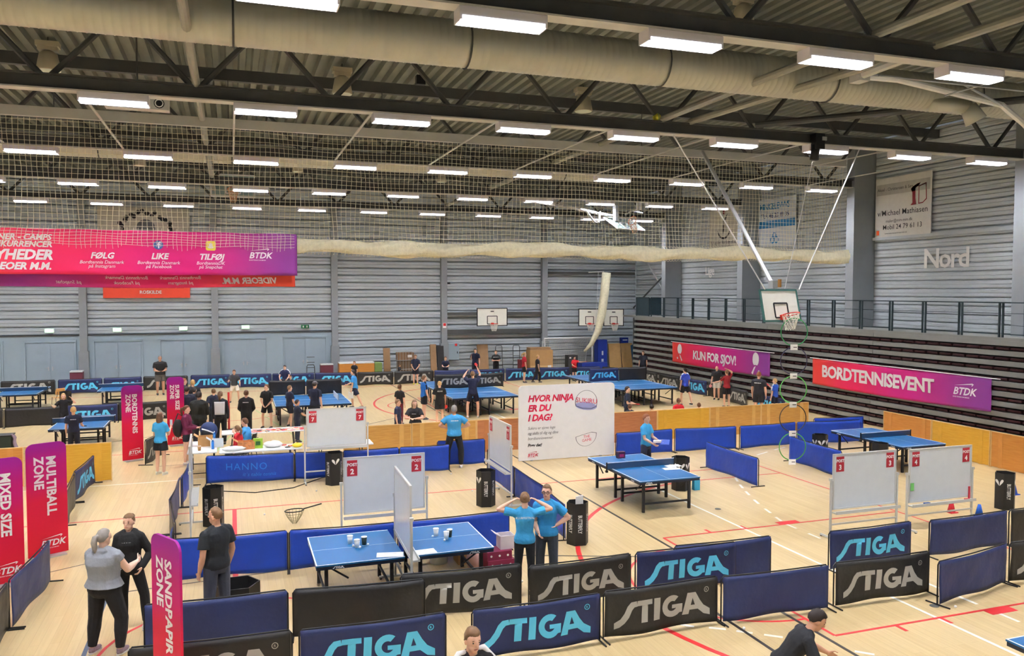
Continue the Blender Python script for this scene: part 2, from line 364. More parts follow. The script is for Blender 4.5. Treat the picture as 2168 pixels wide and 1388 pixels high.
# braces in the far corner
struct(B().cyl((XR-.3,45.6,8.2),(XR-.3,41.2,4.2),.05).obj('wall_brace', m_alu), 'diagonal brace bar falling towards the camera in the far corner')
struct(B().cyl((XR-.35,45.6,3.9),(XR-.35,41.2,6.2),.05).obj('wall_brace', m_steel), 'diagonal brace bar rising towards the camera in the far corner')
struct(B().box((XL-.15,(YF+YB)/2,ROOF/2),(.3,YB-YF,ROOF)).obj('wall_left', m_wall), 'grey left wall out of view')
struct(B().box(((XL+XR)/2,YF-.15,ROOF/2),(XR-XL,.3,ROOF)).obj('wall_front', m_wall), 'grey wall behind the camera')
# ---- roof deck with ribs along the hall
ce = struct(B().box(((XL+XR)/2,(YF+YB)/2,ROOF+.22),(XR-XL+.6,YB-YF+.6,.12)).obj('ceiling', m_deck), 'dark ribbed roof deck')
rb = B(); x = XL+.2
while x < XR:
    pr = [(-.11,.16),(-.07,.02),(.07,.02),(.11,.16)]
    rb.add([(x+a, y, ROOF+z) for y in (YF,YB) for a,z in pr], [(0,1,5,4),(1,2,6,5),(2,3,7,6),(0,3,2,1),(4,5,6,7)]); x += .33
stuff(rb.obj('deck_ribs', m_deck, ce))
# ---- trusses across the hall, lamps under them
TY = [4.05,11.38,18.72,26.05,33.4,40.7]
NX = [-15.0+2.83*k+.0 for k in range(15)]; NX = [-.64+2.83*k for k in range(-5,9)]
m_lampb = M('lamp_body',(225,222,228),.4,0,.02)
def emat(name, rgb, e):
    m = bpy.data.materials.new(name); m.use_nodes = True; nt = m.node_tree; nt.nodes.clear()
    o = nt.nodes.new('ShaderNodeOutputMaterial'); em = nt.nodes.new('ShaderNodeEmission'); em.inputs[0].default_value = (*lin(rgb),1); em.inputs[1].default_value = e; nt.links.new(em.outputs[0], o.inputs[0]); return m
m_tubes = emat('lamp_light',(250,250,255), LAMP)
tn = ['nearest','second','third','fourth','fifth','sixth']
me_b = B().box((0,0,.075),(1.34,.30,.05)).box((0,.155,.0),(1.34,.012,.18)).box((0,-.155,.0),(1.34,.012,.18)).box((.66,0,.0),(.02,.3,.18)).box((-.66,0,.0),(.02,.3,.18)).mesh('lamp_body', m_lampb)
me_g = B().mesh('x'); bg = B()
for i in range(22): bg.box((-.62+i*.059,0,-.07),(.005,.296,.036))
me_g = bg.mesh('louvre', m_lampb)
me_sd = [B().box((0,s_*.164,-.06),(1.26,.004,.05)).mesh('side_diffuser', emat('lamp_side_glow',(250,248,255),1.6)) for s_ in (-1,1)]
me_t = B().box((0,0,.04),(1.29,.29,.02)).mesh('light_tubes', m_tubes)
for ti, y in enumerate(TY):
    zb = 8.98 + .012*(y-11)/7
    t = struct(bpy.data.objects.new('roof_truss', None), 'dark steel roof truss, %s from the camera' % tn[ti]); C.objects.link(t); t.location = (0,y,zb)
    B().box(((XL+XR)/2,0,.16),(XR-XL,.10,.26)).obj('chord_web', m_steel, t)
    B().box(((XL+XR)/2,0,.015),(XR-XL,.30,.03)).obj('bottom_flange', m_flange, t)  # painted paler than the web, standing in for light bounced off the floor
    B().box(((XL+XR)/2,0,.30),(XR-XL,.30,.03)).obj('upper_flange', m_steel, t)
    B().box(((XL+XR)/2,0,1.76),(XR-XL,.28,.22)).obj('top_chord', m_steel, t)
    for x in NX:
        for s in (-1,1):
            B().cyl((x+s*.09,0,.3),(x+s*1.36,0,1.68),.062,n=6).obj('diagonal', m_steel, t)
    k = 0
    for j in range(13):
        x = 21.85 - 3.01*j
        l = thing('ceiling_lamp', 'glowing fluorescent ceiling lamp under the %s roof truss, %s lamp from the right wall' % (tn[ti], ORD[j]), 'lamp', (x,y+.02,zb-.1), 0, 'fluorescent lamps under the roof trusses')
        inst(me_b, 'lamp_body', l); inst(me_t, 'light_tubes', l)
        inst(me_g, 'louvre', l)
        for q in me_sd: inst(q, 'side_diffuser', l)
# purlin beams between the trusses, ties and bracing tubes
for i, y in enumerate((7.7,15.05,22.9,29.7,37.05,43.4)):
    struct(B().box(((XL+XR)/2,y,10.62),(XR-XL,.16,.3)).obj('roof_beam', m_steel), 'dark roof beam between two trusses, %s from the camera' % ORD[i])
m_tie = M('brace_tube',(150,150,138),.5,.1,.05)
for (x,z) in ((-.64,9.35),(10.58,9.36),):
    for a, b_ in zip(TY[:-1], TY[1:]):
        struct(B().cyl((x,a+.05,z),(x,b_-.05,z),.085,n=10).obj('tie_tube', m_tie), 'round tie tube running between two roof trusses')
def brace(p0, p1, r=.085, m=None, lab='slanting round brace tube between roof trusses'): struct(B().cyl(p0,p1,r,n=10).obj('brace_tube', m or m_tie), lab)
brace((11.4,18.6,9.35),(11.9,11.5,9.3)); brace((11.9,11.3,9.3),(12.2,4.2,9.3)); brace((13.4,18.6,9.4),(20.0,11.5,9.4), .09, m_steel)
for j in range(11):
    x = 21.2-3.01*j
    struct(B().box((x,22.4,9.04),(.05,7.0,.03)).obj('cable_tray', m_flange), 'thin pale cable tray running between two trusses, %s from the right' % ORD[j])
# ventilation ducts
m_duct = M('duct_spiral',(186,186,172),.4,.35,.04,3)
DUCTS = []
def duct(y, z, r, x0, x1, lab):
    d = thing('ventilation_duct', lab, 'duct', (0,y,z)); b = B(); n = 20; xs = []; x = x0; pts = []
    k = int((x1-x0)/.14)
    for i in range(k+1):
        xx = x0+(x1-x0)*i/k; pts += [(xx-.02,r),(xx,r+.008),(xx+.02,r)]
    vs = [(px,pr*math.cos(2*math.pi*j/n),pr*math.sin(2*math.pi*j/n)) for px,pr in pts for j in range(n)]
    b.add(vs,[(i*n+j,i*n+(j+1)%n,(i+1)*n+(j+1)%n,(i+1)*n+j) for i in range(len(pts)-1) for j in range(n)]); b.obj('spiral_pipe', m_duct, d, True)
    DUCTS.append(d); x = x0+3
    while x < x1:
        B().tube([(x,(r+.015)*math.cos(t*math.pi/12),(r+.015)*math.sin(t*math.pi/12)) for t in range(24)],.018,4,True).cyl((x,0,r),(x,0,10.8-z),.012,n=5).obj('hanger', m_steel, d); x += 4.2
duct(15.05,9.62,.43,XL+.5,XR-.6,'large round silver ventilation duct under the near roof bay'); duct(30.3,9.75,.36,XL+.5,15.5,'smaller round ventilation duct behind the ball net')
B().cyl((16.4,-.45,-.37),(15.5,-.2,-.32),.17,n=14).cyl((16.4,-.45,-.37),(16.55,-.55,-.72),.18,.24,n=14).obj('outlet', m_duct, DUCTS[0], True)
# bell lamps that are switched off
m_bell = M('bell_shade',(178,170,146),.5,.1,.04); m_bglass = M('bell_glass',(214,220,196),.3,0,.03)
def bell(x, y, z, lab, s=1.):
    l = thing('bell_lamp', lab, 'lamp', (x,y,z), 0, 'unlit bell lamps under the roof')
    B().box((0,0,.62*s),(.5*s,.3*s,.12*s)).box((0,0,.52*s),(.42*s,.26*s,.1*s)).obj('ballast_box', m_bell, l)
    b = B(); pr = [(.12,.46),(.2,.40),(.24,.2),(.27,.02),(.25,.0),(.2,.1)]; n = 14
    b.add([(r*s*math.cos(2*math.pi*j/n),r*s*math.sin(2*math.pi*j/n),zz*s) for r,zz in pr for j in range(n)],[(i*n+j,i*n+(j+1)%n,(i+1)*n+(j+1)%n,(i+1)*n+j) for i in range(len(pr)-1) for j in range(n)])
    b.obj('shade', m_bell, l, True); B().cyl((0,0,.0),(0,0,.02),.25*s,n=14).obj('glass', m_bglass, l); B().cyl((0,0,.6*s),(0,0,10.95-z),.015).obj('rod', m_steel, l)
bell(-4.02,22,10.15,'unlit bell lamp hanging at the upper left of the roof'); bell(2.87,22,10.15,'unlit bell lamp hanging under the roof above the pink net banner'); bell(9.86,22,10.2,'unlit bell lamp hanging under the middle of the near roof',); bell(9.2,13.2,9.95,'unlit bell lamp hanging above the nearest truss at the top right',.8)
for i,(px,py) in enumerate(((297,345),(630,358),(935,380))):
    d = ray(px,py); t = 31.5/d.y; bell(d.x*t,31.5,CH+d.z*t-.1,'small far bell lamp behind the net, %s from the left'%ORD[i],.75)
# ================================================================== GRANDSTAND AND GALLERY
m_fascia = M('stand_fascia',(126,128,124),.55,0,.05,2); m_seat = M('folded_seat_red',(54,18,24),.6,0,.1,8); m_gap = M('stand_dark_steel',(30,30,32),.7,0,.05)  # grey steps, dark red seats, core in one even near-black steel colour
XB = 22.35; Y0B, Y1B = 5.0, 42.4
st = thing('retractable_grandstand','folded retractable grandstand with grey steps and dark red seats along the right wall','grandstand',(XB,0,0))
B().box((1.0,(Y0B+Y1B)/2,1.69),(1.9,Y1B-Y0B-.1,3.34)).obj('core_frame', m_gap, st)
nr = 11; ph = 3.42/nr
for i in range(nr):
    z = i*ph; x = -.10+.012*i
    for k in range(6):
        a = Y0B+(Y1B-Y0B)*k/6; b_ = Y0B+(Y1B-Y0B)*(k+1)/6
        B().box((x+.03,(a+b_)/2,z+ph-.08),(.16,b_-a-.02,.15)).obj('step_board', m_fascia, st)
    b = B(); y = Y0B+.2
    while y < Y1B-.4:
        b.box((x-.0,y+.24,z+.075),(.10,.44,.05)).box((x+.03,y+.24,z+.03),(.05,.4,.03)); y += .52
    stuff(b.obj('folded_seats', m_seat, st))
B().box((.9,Y1B,1.7),(2.0,.06,3.4)).obj('end_panel', m_steel, st)
struct(B().box(((XB+XR)/2,(Y0B+Y1B+1.4)/2,3.46),(XR-XB,Y1B-Y0B+1.6,.10)).obj('gallery_floor', m_fascia), 'grey gallery walkway above the grandstand')
m_rail = M('railing_teal',(40,56,62),.5,.2,.05)
L = 1.47
rp0 = None
for k in range(22):
    y = 39.9-k*L
    if y < 8: break
    if rp0 is None:
        rp0 = r = thing('railing_panel','dark teal railing panel on the gallery, counted from the far end: first','railing',(XB+.08,y,3.51),0,'railing panels along the gallery')
        for s in (-1,1): B().box((0,s*(L/2-.06),.53),(.045,.05,1.06)).obj('post', m_rail, r)
        B().box((0,0,1.07),(.04,L,.035)).obj('top_rail', m_rail, r); B().box((0,0,.1),(.03,L-.1,.03)).obj('bottom_rail', m_rail, r)
        B().tube([(0,-L/2+.08+i*(L-.16)/8,.74) for i in range(9)],.010,5).obj('upper_wire', m_rail, r)
        B().tube([(0,-L/2+.08+i*(L-.16)/8,.42-.05*math.sin(math.pi*i/8)) for i in range(9)],.008,5).obj('sagging_wire', m_rail, r)
    else: dup(rp0,(XB+.08,y,3.51),0,'dark teal railing panel on the gallery, counted from the far end: '+(ORD+['nineteenth','twentieth','twenty first','twenty second'])[k])
gp = thing('gallery_gate','dark mesh-filled railing panel at the far end of the gallery','railing',(XB+.08,41.6,3.51))
B().box((0,0,.53),(.02,1.5,1.0)).obj('dark_infill', M('dark_infill',(40,58,66),.7,0,.1), gp); B().box((0,-.75,.53),(.05,.05,1.06)).box((0,.75,.53),(.05,.05,1.06)).box((0,0,1.06),(.05,1.5,.05)).obj('frame', m_rail, gp)
B().box((.9,.78,.53),(1.7,.02,1.0)).obj('end_infill', MC['dark_infill'], gp)
# ---- printed banners on the grandstand
PK = [(0,(226,66,58)),(.28,(226,40,92)),(.55,(206,36,132)),(1,(138,62,146))]
def cloth_wave(L, Hh, amp, seed, fx=3.):
    rnd = random.Random(seed); ph_ = [rnd.uniform(0,6.28) for _ in range(6)]
    def w(x, z):
        u = x/max(L,.1); v = z/max(Hh,.1)
        return amp*(math.sin(fx*6.28*(u+.25*v)+ph_[0])*.5*(1.1-v) + .35*math.sin(fx*2.3*6.28*(u-.3*v)+ph_[1])*(1.05-v)*v*1.6 + .3*math.sin(6.28*1.2*u+ph_[2]))
    return w
def banner_side(y0, y1, z0, z1, words, sz, wx, wz, label, extras, mname):
    """hung on the stand front; y0 = far (left) end, runs towards the camera"""
    Lb = y0-y1; Hb = z1-z0
    t = thing('printed_banner', label, 'banner', (XB-.16,y0,z0))
    w = cloth_wave(Lb,Hb,.03,words,3)
    f = lambda x, z: Vector((w(x,z),-x,z-.05*math.sin(math.pi*x/Lb)*(1-z/Hb*.6)))
    mg = Mgrad(mname, PK, 1, 0, -Lb)
    B().sheet(lambda u,v: f(u*Lb,v*Hb), 60, 12, (.006,0,0)).obj('cloth', mg, t, True)
    m = M('banner_white',(238,234,236),.55,0,.02)
    d = cuts(txt(words,sz,.05,0,'LEFT',1,False,.93),.12); b = B(); b.add([f(x+wx,y+wz)+Vector((-.010,0,0)) for x,y in d[0]], d[1]); b.obj('lettering', m, t)
    for nm, vf, x0, z0_, sc in extras:
        d = cuts(vf,.1/sc); b = B(); b.add([f(x*sc+x0,y*sc+z0_)+Vector((-.010,0,0)) for x,y in d[0]], d[1]); b.obj(nm, m, t)
    B().cyl((-.01,.15,Hb+.01),(-.01,-Lb-.3,Hb+.01),.015).obj('pole', m_white, t)
PAD = join2((outline([[(.0,.34+.0)]+[(math.sin(a)*.26,.62-math.cos(a)*.34) for a in [0.5+i*.33 for i in range(17)]]]),0,0,1),(outline([[(-.02,.28),(.10,.24),(.32,-.08),(.2,-.14)]]),0,0,1),(outline([arc(-.28,.02,.075,0,340,10)]),0,0,1))
PADL = ([(-x,y) for x,y in PAD[0]], [tuple(reversed(f)) for f in PAD[1]])
banner_side(37.8,29.55,1.2,2.25,'KUN FOR SJOV!',.42,2.0,.33,'pink and purple banner reading KUN FOR SJOV on the grandstand',(('paddle_mark',PAD,.75,.22,.8),('paddle_mark',PADL,7.25,.14,.9)),'banner_print_kun')
banner_side(26.8,18.65,1.2,2.23,'BORDTENNISEVENT',.46,.55,.36,'pink and purple banner reading BORDTENNISEVENT on the grandstand',(('federation_mark',btdk(1),6.75,.42,.24),),'banner_print_bord')
# ---- posters and words on the right wall
def wall_poster(y0, y1, z0, z1, label, draw, col=(222,222,216)):
    t = thing('wall_poster', label, 'poster', (XR-.1,y0,z0)); Lb = y0-y1
    B().box((0,-Lb/2,(z1-z0)/2),(.03,Lb,z1-z0)).obj('board', M('poster_%d%d%d'%col,col,.6,0,.03), t)
    for nm, vf, x0, z0_, sc, m in draw: flat(vf,(-.025,-x0,z0_),(0,-sc,0),(0,0,sc)).obj(nm, m, t)
ink = M('print_black',(40,40,44),.6,0,.02); inkr = M('print_dark_red',(140,36,48),.6,0,.02); inkb = M('print_blue',(40,130,190),.6,0,.02); inko = M('print_orange',(225,95,40),.6); inkg = M('print_grey',(186,186,180),.6); inkw = M('print_white',(238,238,236),.6,0,.02)
RCT = lambda w,h: ([(0,0),(w,0),(w,h),(0,h)],[(0,1,2,3)])
BUCK = join2((outline([[(0,.9),(.12,1.0),(.4,1.12),(.62,1.16),(.5,1.0),(.3,.92),(.3,.4),(.36,.1),(.0,.08),(.12,.2),(.1,.7)]]),0,0,1),)
BUCK2 = outline([[(.42,1.0),(.9,1.12),(.94,.3),(.7,.12),(.42,.1)],[(.47,.95),(.85,1.05),(.89,.33),(.69,.17),(.47,.15)]])
wall_poster(25.7,23.0,7.05,9.34,'white painter advertisement poster with a red brush above the word Nord',[('grey_band',RCT(2.6,.42),.05,1.62,1,inkg),('heading',txt('Aksel - Christensen & Søn',.12,.02),.1,1.78,1,ink),('brush_mark',BUCK,1.75,1.05,.75,inkr),('bucket_mark',BUCK2,1.8,1.05,.75,inkr),('name_line',txt('v/Michael Mathiasen',.22,.004),.12,.82,1,ink),('mail_line',txt('maler@mm-mm.dk',.12,.003),.55,.55,1,ink),('phone_line',txt('Mobil 24 79 61 13',.19,.004),.4,.28,1,ink),('small_print',txt('www.malermesterfirmaet-mm.dk',.06),.5,.1,1,ink),('orange_tag',RCT(.14,.18),.08,.08,1,inko)])
wall_poster(33.25,30.5,7.05,9.3,'blue and white advertisement poster with phone number on the right wall',[('blue_title',txt('MINIGELEVVVS',.3,.02,0,'LEFT',1,False,.8),.1,1.75,1,inkb),('phone_line',txt('TLF. 46 35 49 35',.22,.03),.22,1.35,1,M('print_navy',(44,56,110),.6)),('blue_band',RCT(2.7,.34),.02,.88,1,inkb),('emblem',outline([arc(-.14,0,.17,0,350,14),arc(-.14,0,.1,0,350,14)]),1.25,.3,1,inkb),('emblem',outline([arc(.14,0,.17,0,350,14),arc(.14,0,.1,0,350,14)]),1.25,.3,1,inkb),('emblem',outline([arc(0,.22,.14,0,350,14),arc(0,.22,.08,0,350,14)]),1.25,.3,1,inkb)],(206,214,220))
wall_poster(37.5,34.7,7.2,9.35,'pale poster with a smiling figure mark on the right wall',[('smile',outline([arc(1.35,1.05,.62,195,345,16)+arc(1.35,1.08,.55,343,197,16)]),0,0,1,ink),('figure',outline([[(1.1,1.75),(1.32,1.3),(1.25,.75),(1.36,.75),(1.42,1.3),(1.75,1.82),(1.4,1.45)]]),0,0,1,ink),('red_head',outline([arc(1.36,1.82,.12,0,340,12)]),0,0,1,inkr),('caption',txt('Arbejder for Idrætten',.2,.004),.12,.18,1,ink)],(206,202,190))
flat(txt('Nord',.72,.03,0,'LEFT',1,False,.88),(XR-.03,23.4,5.8),(0,-1,0),(0,0,1)).obj('painted_word', inkw, wr); flat(txt('Lige',.46,.03,0,'LEFT',1,False,.88),(XR-.03,38.0,5.82),(0,-1,0),(0,0,1)).obj('painted_word', inkw, wr)
# ---- signs on the far wall
def back_poster(x0,x1,z0,z1,label,draw,mt,y=YB-.16):
    t = thing('wall_poster',label,'poster',(x0,y,z0)); B().box(((x1-x0)/2,0,(z1-z0)/2),(x1-x0,.06,z1-z0)).obj('board',mt,t)
    for nm,vf,a,b_,sc,m in draw: flat(vf,(a,-.035,b_),(sc,0,0),(0,0,sc)).obj(nm,m,t)
dr = [('place_line',txt('ROSKILDE',.17,.03),1.7,.22,1,inkw)]
m_tile = M('tile_red',(196,52,44),.5)
for i in range(8):
    dr += [('letter_tile',RCT(.34,.5),.48+i*.43,.5,1,m_tile),('letter_foot',RCT(.26,.22),.52+i*.43,.62,1,inkw)]
back_poster(-6.17,-2.04,4.59,5.95,'orange red sponsor sign half hidden below the pink net banner',dr,M('sign_orange',(232,76,50),.5,0,.02))
crest = []
rnd = random.Random(3)
for i in range(22):
    a = math.radians(200-i*220/21); crest.append(('crest_leaf',outline([arc(2.2+1.3*math.cos(a)*rnd.uniform(.8,1),.9+1.0*math.sin(a)*rnd.uniform(.75,1),.09+.04*rnd.random(),0,340,7)]),0,0,1,ink))
crest += [('crest_core',outline([arc(2.25,1.0,.45,0,350,14)]),0,0,1,M('crest_grey',(104,104,110),.6)),('club_name',txt('ROSKILDE',.26,.05),.8,.1,1,ink)]
back_poster(-6.36,-2.0,7.2,9.25,'grey club poster with a round crest high on the far wall',crest,M('poster_cream',(196,192,180),.6,0,.03))
m_exit = emat('exit_green',(150,240,160),1.2)
for i,(px,py) in enumerate(((104,700),(248,698),(388,695),(520,692))):
    d = ray(px,py); tt = 45.85/d.y; e = thing('exit_sign','lit green exit sign above the doors, %s from the left'%ORD[i],'sign',(d.x*tt,45.85,CH+d.z*tt),0,'exit signs over the doors'); B().box((0,.03,0),(.42,.08,.22)).obj('housing',m_white,e); B().box((0,-.02,0),(.36,.03,.15)).obj('lit_face',m_exit,e)
d = ray(646,691); tt = 45.85/d.y; e = thing('exit_sign','dark green unlit exit sign at the right end of the doors','sign',(d.x*tt,45.85,CH+d.z*tt)); B().box((0,.03,0),(.42,.08,.2)).obj('housing',M('exit_dark',(30,110,70),.5),e)
for k in (-.1,.1): B().box((k,-.015,0),(.06,.02,.1)).obj('pictogram',inkw,e)
# ================================================================== BALL NET, BANNER OVER IT
YN = 22.4; XN0, XN1 = -13.0, 19.75
nt_ = thing('net_beam','long grey steel beam carrying the ball net across the hall','beam',(0,YN,9.2)); B().box(((XN0+XN1)/2,0,.06),(XN1-XN0,.12,.24)).obj('beam',m_flange,nt_)
for x in range(-12,20,4): B().cyl((x,0,.18),(x,0,1.35),.012).obj('hanger',m_steel,nt_)
m_cord = M('net_cord',(226,222,196),.7,0,.04,4)
nb = B()
rnd = random.Random(11)
def sag(x): return .06*math.sin(x*1.1)+.04*math.sin(x*2.7+1)
xs = XN0; i = 0
while xs < XN1:
    pts = [(xs+.03*math.sin(z*2.1+xs*3)+.012*rnd.uniform(-1,1), YN-.01+.05*math.sin(xs*.9+z*1.2), z) for z in [9.12-.4*k for k in range(8)]+[6.25]]
    nb.tube(pts,.0072,3); xs += .125; i += 1
z = 9.08
while z > 6.3:
    pts = [(x, YN-.01+.05*math.sin(x*.9+z*1.2), z-.035*abs(math.sin(x*.78+z))*(1+.5*math.sin(x*.3))) for x in [XN0+.5*k for k in range(int((XN1-XN0)/.5)+1)]]
    nb.tube(pts,.0072,3); z -= .125
rt = thing('ball_net','pale square-meshed ball net hanging across the hall with its bottom gathered in a roll','net',(0,0,0)); stuff(nb.obj('net_mesh',m_cord,rt))
m_roll = M('net_roll',(222,216,186),.8,0,.10,9,.8,bscale=55)
rl = B(); n = 18; k = 260; vs = []
for i in range(k+1):
    x = 1.6+(19.9-1.6)*i/k; rz = .19+.03*math.sin(x*1.7)+.02*math.sin(x*4.1+2); zc = 6.12+.035*math.sin(x*.9)+.02*math.sin(x*2.9)
    for j in range(n):
        a = 2*math.pi*j/n; wr_ = 1+.10*math.sin(5*a+x*3.1)+.06*math.sin(9*a-x*5); vs.append((x, YN-.02+.13*wr_*math.cos(a), zc+rz*wr_*math.sin(a)))
rl.add(vs,[(i*n+j,i*n+(j+1)%n,(i+1)*n+(j+1)%n,(i+1)*n+j) for i in range(k) for j in range(n)]+[tuple(range(n)),tuple(range(k*n+n-1,k*n-1,-1))])
rl.obj('net_folds',m_roll,rt,True)
gb = B(); x = 1.65
while x < 19.8:
    zc = 6.12+.035*math.sin(x*.9); gb.tube([(x,YN-.02-.155*math.cos(t),zc+.235*math.sin(t)) for t in [-2.2+i*.4 for i in range(12)]],.005,3); x += .1
stuff(gb.obj('mesh_cords',m_cord,rt))
# pink banner folded over the roll: front flap and longer back flap
bn = thing('folded_banner','long pink banner folded over the left part of the ball net','banner',(-13.0,YN,0)); LB = 14.67
FR = Mgrad('net_banner_front',[(0,(236,70,60)),(.42,(236,72,64)),(.62,(232,40,96)),(.8,(214,30,120)),(1,(134,54,140))],0,0,LB)
BK = Mgrad('net_banner_back',[(0,(150,60,150)),(.55,(170,60,160)),(.75,(226,40,110)),(1,(238,84,62))],0,0,LB)
wf = cloth_wave(LB,1.1,.03,5,9); wk = cloth_wave(LB,1.4,.03,6,9)
ff = lambda x,z: Vector((x,-.2+wf(x,z),5.34+z)); fk = lambda x,z: Vector((x-.04,.06+wk(x,z),5.03+.02*math.sin(x)+z))
B().sheet(lambda u,v: ff(u*LB,v*1.06),140,10,(0,.004,0)).obj('front_flap',FR,bn,True); B().sheet(lambda u,v: fk(u*LB,v*1.38),140,10,(0,.004,0)).obj('back_flap',BK,bn,True)
B().sheet(lambda u,v: Vector((u*LB,-.2+.27*v+.0,6.40+.05*math.sin(math.pi*v)+.0)),60,4,(0,0,.004)).obj('fold',FR,bn,True)
def on(fn, nm, vf, x0, z0, m, off):
    d = cuts(vf,.14); b = B(); b.add([fn(x+x0,z0+y)+Vector((0,off,0)) for x,y in d[0]],d[1]); b.obj(nm,m,bn)
inkp = M('banner_white',(238,234,236),.55)
def bx(px): return (px-627)/ (627.0)*6.86 + LB   # 6.86 m of banner lie left of its right edge in view
for nm,s,sz,bo,px,zz,al in (('headline','RÆNER - CAMPS',.14,.05,100,.83,'RIGHT'),('headline','KONKURRENCER',.14,.05,101,.66,'RIGHT'),('headline','NYHEDER',.24,.06,101,.36,'RIGHT'),('headline','VIDEOER M.M.',.17,.06,99,.12,'RIGHT'),('word','FØLG',.15,.05,201,.40,'CENTER'),('word','LIKE',.15,.05,320,.40,'CENTER'),('word','TILFØJ',.15,.05,432,.40,'CENTER'),('small_word','Bordtennis Danmark\npå Instagram',.085,.006,200,.27,'CENTER'),('small_word','Bordtennis Danmark\npå Facebook',.085,.006,318,.27,'CENTER'),('small_word','BordtennisDK\npå Snapchat',.085,.006,430,.27,'CENTER')):
    on(ff,nm,txt(s,sz,bo,.25,al,.85),bx(px),zz,inkp,-.012)
on(ff,'federation_mark',join2((btdk(.16),0,0,1)),bx(516),.45,inkp,-.012)
on(ff,'round_badge',outline([arc(0,0,.115,0,350,18)]),bx(318),.75,M('badge_blue',(70,104,170),.5),-.011); on(ff,'badge_letter',txt('f',.17,.03,0,'CENTER'),bx(319),.67,inkp,-.016)
on(ff,'square_badge',outline([[(-.12,-.09),(-.09,-.12),(.09,-.12),(.12,-.09),(.12,.09),(.09,.12),(-.09,.12),(-.12,.09)]]),bx(431),.75,M('badge_yellow',(236,222,80),.5),-.011)
on(ff,'badge_mark',outline([[(-.07,-.05),(-.02,-.07),(.02,-.07),(.07,-.05),(.045,.0),(.04,.05),(0,.08),(-.04,.05),(-.045,0)]]),bx(431),.75,inkp,-.016)
for s,sz,px,zz in (('VIDEOER M.M.',.16,522,.09),('Bordtennis Danmark',.085,367,.22),('på Instagram',.085,367,.09),('Bordtennis Danmark',.085,252,.22),('på Facebook',.085,252,.09),('på Snapchat',.085,133,.09)):
    on(fk,'mirrored_word',txt(s,sz,.05 if sz>.1 else .006,.25,'CENTER',.85,True),bx(px),zz,inkp,-.012)
fb = B()
for i in range(int(LB/.115)):
    x = -13+i*.115+.02*math.sin(i*1.7); zl = 6.02+.05*math.sin(i*.35)+.03*math.sin(i*.9); fb.tube([(x,YN-.05,6.52),(x+.01,YN-.26,6.36),(x,YN-.285,6.2),(x+.02*math.sin(i),YN-.27,zl)],.006,3)
for zz in (6.44,6.36,6.29,6.22,6.15,6.08): fb.tube([(-13+j*.2,YN-.265-(.02 if zz<6.3 else 0),zz+.015*math.sin(j*.8+zz*9)) for j in range(int(LB/.2)+1)],.006,3)
stuff(fb.obj('net_fringe',m_cord,rt))
# ================================================================== BASKETBALL GOALS
m_bb = M('backboard_white',(236,236,226),.4,0,.02); m_rim = M('rim_red',(210,48,36),.45,0,.03); m_hnet = M('hoop_net',(228,226,216),.8)
def hoop_net(b, c, r, h, tilt=Vector((0,0,0)), n=12):
    c = Vector(c)
    for i in range(n):
        for s in (1,-1):
            pts = []
            for k in range(6):
                t = k/5; a = 2*math.pi*(i+s*.5*k)/n; rr = r*(1-.45*t**.8); pts.append(c+Vector((rr*math.cos(a),rr*math.sin(a),-h*t))+tilt*t)
            b.tube(pts,.008,3)
    return b
def backboard(t, w, h, th=.03, teal=False):
    fr = M('backboard_green',(46,92,86),.5) if teal else m_blackt
    B().box((0,0,h/2),(w,th,h)).obj('board',m_bb,t)
    B().box((0,-.004,h-.02),(w+.02,th+.02,.045)).box((0,-.004,.02),(w+.02,th+.02,.045)).box((-w/2,-.004,h/2),(.045,th+.02,h)).box((w/2,-.004,h/2),(.045,th+.02,h)).obj('edge_frame',fr,t)
    sw,sh = .59*min(1,w/1.6),.45*min(1,h/1.0); z0 = .12*h
    B().box((0,-th/2-.006,z0),(sw,.012,.04)).box((0,-th/2-.006,z0+sh),(sw,.012,.04)).box((-sw/2,-th/2-.006,z0+sh/2),(.04,.012,sh)).box((sw/2,-th/2-.006,z0+sh/2),(.04,.012,sh)).obj('target_square',m_blackt,t)
    B().box((0,-.05,z0),(.16,.07,.14)).obj('bracket',m_rim,t)
    rm = B().tube([(.23*math.cos(a*math.pi/12),-.36+.23*math.sin(a*math.pi/12),z0+.02) for a in range(24)],.013,6,True).obj('rim',m_rim,t)
    return z0
for px,w,lab,rz in ((1042,1.8,'white backboard with hoop on the middle of the far wall',0),(1248,1.3,'left of the paired white backboards in the far corner',-.25),(1299,1.2,'right of the paired white backboards in the far corner',-.25)):
    d = ray(px,690); tt = 44.4/d.y; t = thing('basketball_backboard',lab,'backboard',(d.x*tt,44.4,CH+d.z*tt),rz)
    z0 = backboard(t,w,1.05 if w>1.5 else 1.05); hoop_net(B(),(0,-.36,z0+.02),.23,.42).obj('net',m_hnet,t)
    B().box((0,-.02,.85),(.2,.01,.06)).obj('maker_mark',ink,t)
    B().cyl((-.4,.02,.7),(-.4,1.45,.7),.035).cyl((.4,.02,.7),(.4,1.45,.7),.035).cyl((-.4,.02,.2),(-.4,1.45,.0),.03).cyl((.4,.02,.2),(.4,1.45,.0),.03).obj('wall_arms',m_steel,t)
